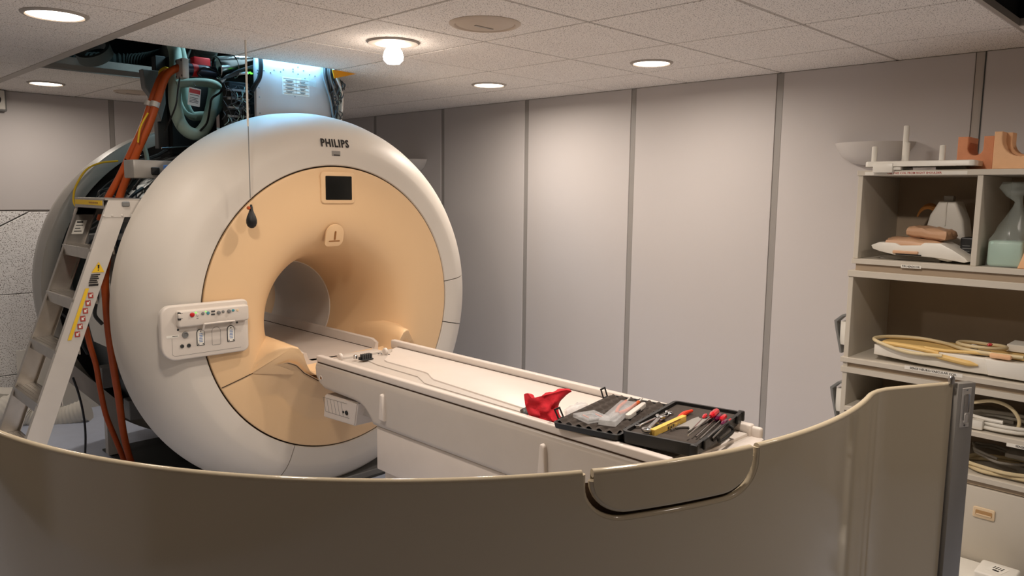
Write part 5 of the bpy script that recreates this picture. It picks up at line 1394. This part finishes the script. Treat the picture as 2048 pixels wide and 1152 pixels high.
def driver(lab, u0, v0, u1, v1, z, hl, r, hm, sink=0.0):
    t, L = tool('screwdriver', lab, 'screwdriver', u0, v0, u1, v1, z, 'screwdrivers in the case')
    mk('blade', cyl((0, 0, r), (L-hl, 0, r), .0028, 10), steel, t, local=True)
    b = lathe([(0, 0), (r*.55, 0), (r*.6, .006), (r*.92, .018), (r, .03), (r*.92, hl*.55), (r, hl-.012), (r*.8, hl-.002), (0, hl)], frame((L-hl, 0, r), (0, 1, 0), zdir=(1, 0, 0)), 8)
    mk('handle', b, hm, t, local=True)
redt = mat('red_clear', (206, 22, 40), 0.15, noise=.2, scale=30, coat=.5)
prp = mat('purple_clear', (96, 20, 66), 0.15, noise=.2, scale=30, coat=.5)
driver('red screwdriver nearest the grey plate tool', 1385, 862, 1412, 834, zf, .050, .008, redt)
driver('big red screwdriver lying highest across the others in the case', 1376, 878, 1434, 828, zf+.014, .085, .012, redt)
driver('dark purple screwdriver under the big red one', 1392, 880, 1440, 836, zf, .070, .011, prp)
driver('red screwdriver right of the purple one', 1400, 884, 1450, 837, zf, .065, .010, redt)
driver('purple screwdriver near the case rim', 1410, 886, 1452, 846, zf, .060, .009, prp)
driver('thin red screwdriver nearest the case rim', 1425, 880, 1462, 842, zf, .045, .006, redt)
# ------------------------------------------------------------------ on the lid foam
t, L = tool('pliers', 'orange handled pliers sealed in a clear blister on the lid foam', 'pliers', 1222, 840, 1262, 804, zl+.006)
mk('handle', tube([(L*.30, .004, .004), (L*.6, .018, .004), (L*.95, .016, .004)], .006, 10, 6), orange, t, local=True)
mk('handle', tube([(L*.30, -.004, .004), (L*.55, -.022, .004), (L*1.0, -.030, .004)], .0065, 10, 6), orange, t, local=True)
mk('handle_tip', box(L*.92, L*1.15, .012, .018, .002, .009, .002, 1), alup, t, local=True)
mk('handle_tip', box(L*.98, L*1.2, -.034, -.028, .002, .009, .002, 1), alup, t, local=True)
mk('jaws', prism([(-.01, -.002), (L*.2, -.010), (L*.34, -.008), (L*.34, .008), (L*.2, .010), (-.01, .002)], None, 0, .008, .002, 1), steel, t, local=True)
b = prism(rrect(-.06, L*.86, -.034, .030, .006), None, -.004, .015, .004, 2)
mk('blister', b, blister, t, local=True)
t, L = tool('knife', 'grey utility knife lying beside the blister packed pliers', 'knife', 1253, 838, 1289, 812, zl)
mk('grip', prism([(0, -.008), (.012, -.013), (L*.5, -.012), (L*.95, -.009), (L*1.03, 0), (L*.95, .010), (L*.5, .011), (.010, .009), (0, .004)], None, 0, .016, .004, 2), alup, t, local=True)
mk('slider', box(L*.35, L*.55, -.016, -.012, .004, .012, .001, 1), black, t, local=True)
t, L = tool('bit_box', 'clear plastic box holding a square steel part on the lid foam', 'box', 1163, 842, 1206, 835, zl)
b = prism(rrect(0, L*1.02, -.040, .058, .004), None, 0, .014, .003, 1)
mk('case', b, blister, t, local=True)
b = B()
for a in ((L*.28, L*.80, -.022, -.014), (L*.28, L*.80, .034, .042), (L*.26, L*.36, -.022, .042), (L*.72, L*.82, -.022, .042)): box(a[0], a[1], a[2], a[3], .004, .010, .002, 1, bm=b)
mk('square_part', b, steel, t, local=True)
mk('red_tab', box(L*.255, L*.30, -.005, .03, .010, .012), orange, t, local=True); mk('red_tab', box(L*.78, L*.825, -.02, .02, .010, .012), orange, t, local=True)
# ------------------------------------------------------------------ red cloth and foil bag beyond the lid
def bag_poly(pts2, z0, hgt, m, name, lab, cat, seed, rough=1.0):
    rnd = random.Random(seed); P = [onz(u, v, z0) for u, v in pts2]
    b = B(); f = b.faces.new([b.verts.new((p.x, p.y, 0)) for p in P]); bmesh.ops.triangulate(b, faces=[f])
    bmesh.ops.subdivide_edges(b, edges=b.edges[:], cuts=5, use_grid_fill=True); bmesh.ops.triangulate(b, faces=b.faces[:])
    bnd = {v for e in b.edges if e.is_boundary for v in e.verts}
    edge = [(e.verts[0].co.copy(), e.verts[1].co.copy()) for e in b.edges if e.is_boundary]
    for v in b.verts:
        if v in bnd: v.co.z = z0+.002
        else:
            d = min(((v.co-V((a.x, a.y, 0))).length for a, c in edge))
            v.co.z = z0+.004+hgt*min(1, d/.045)**.6*(.75+.3*math.sin(v.co.x*90+seed)*math.sin(v.co.y*70))+rnd.uniform(0, .004)*rough
    bmesh.ops.solidify(b, geom=b.faces[:], thickness=.002)
    return mk(name, b, m, label=lab, cat=cat, smooth=60)
rnd = random.Random(5)
b = B()
# cloth: a draped heap built from a grid whose far rim stands up
cols = [(1047, 789, 1058, 832), (1056, 786, 1068, 835), (1062, 795, 1079, 838), (1075, 793, 1089, 840), (1090, 790, 1099, 842), (1105, 786, 1107, 843), (1120, 782, 1113, 843), (1134, 781, 1119, 841), (1146, 783, 1124, 836)]
mids = [(1051, 815), (1060, 815), (1070, 817), (1080, 818), (1089, 818), (1097, 817), (1105, 814), (1112, 811), (1119, 808)]
rows = []
for i, (u0, v0, u1, v1) in enumerate(cols):
    q0 = onz(u1, v1, MZ+.006); d0 = (q0-CAM).length; row = []
    for k in range(13):
        s = k/12
        # depth recedes with height: near hem on the mat, far rim leaning up
        q = V((q0.x+.035*s+.0*i, q0.y+.045*s+.0, 0)); z = None
        um, vm = mids[i]; u = (1-s)**2*u1+2*s*(1-s)*(2*um-(u0+u1)/2)+s*s*u0; v = (1-s)**2*v1+2*s*(1-s)*(2*vm-(v0+v1)/2)+s*s*v0
        r_ = ray(u, v); back = V((.705, .699, 0))
        t_ = ((q-CAM).dot(back))/(r_.dot(back)); p = CAM+r_*t_
        w_ = .009*math.sin(i*1.9+s*7)+.007*math.sin(i*.9-s*11)+.004*math.sin(i*3.1+s*17)+rnd.uniform(-.003, .003)
        row.append(b.verts.new(p+V((.7, .7, 0))*w_))
    rows.append(row)
for i in range(len(rows)-1):
    for k in range(12): b.faces.new((rows[i][k], rows[i+1][k], rows[i+1][k+1], rows[i][k+1]))
bmesh.ops.subdivide_edges(b, edges=b.edges[:], cuts=1, use_grid_fill=True)
bmesh.ops.smooth_vert(b, verts=b.verts[:], factor=.5, use_axis_x=True, use_axis_y=True, use_axis_z=True)
r = bmesh.ops.solidify(b, geom=b.faces[:], thickness=.018)
zs = min(v.co.z for v in b.verts)
for v in b.verts: v.co.z = max(v.co.z, MZ+.001)
mk('red_cloth', b, redc, label='crumpled red cloth bag on the table beside the tool case lid', cat='cloth', smooth=60)
bag_poly([(1128, 822), (1150, 812), (1176, 808), (1172, 820), (1150, 828), (1132, 833)], MZ+.001, .022, blister, 'plastic_bag', 'crumpled clear plastic bag between red cloth and tool case', 'plastic bag', 3)
bag_poly([(1040, 822), (1052, 818), (1060, 824), (1056, 832), (1042, 830)], MZ-.006, .012, black, 'glove', 'small dark crumpled piece at the left foot of the red cloth', 'cloth', 8)
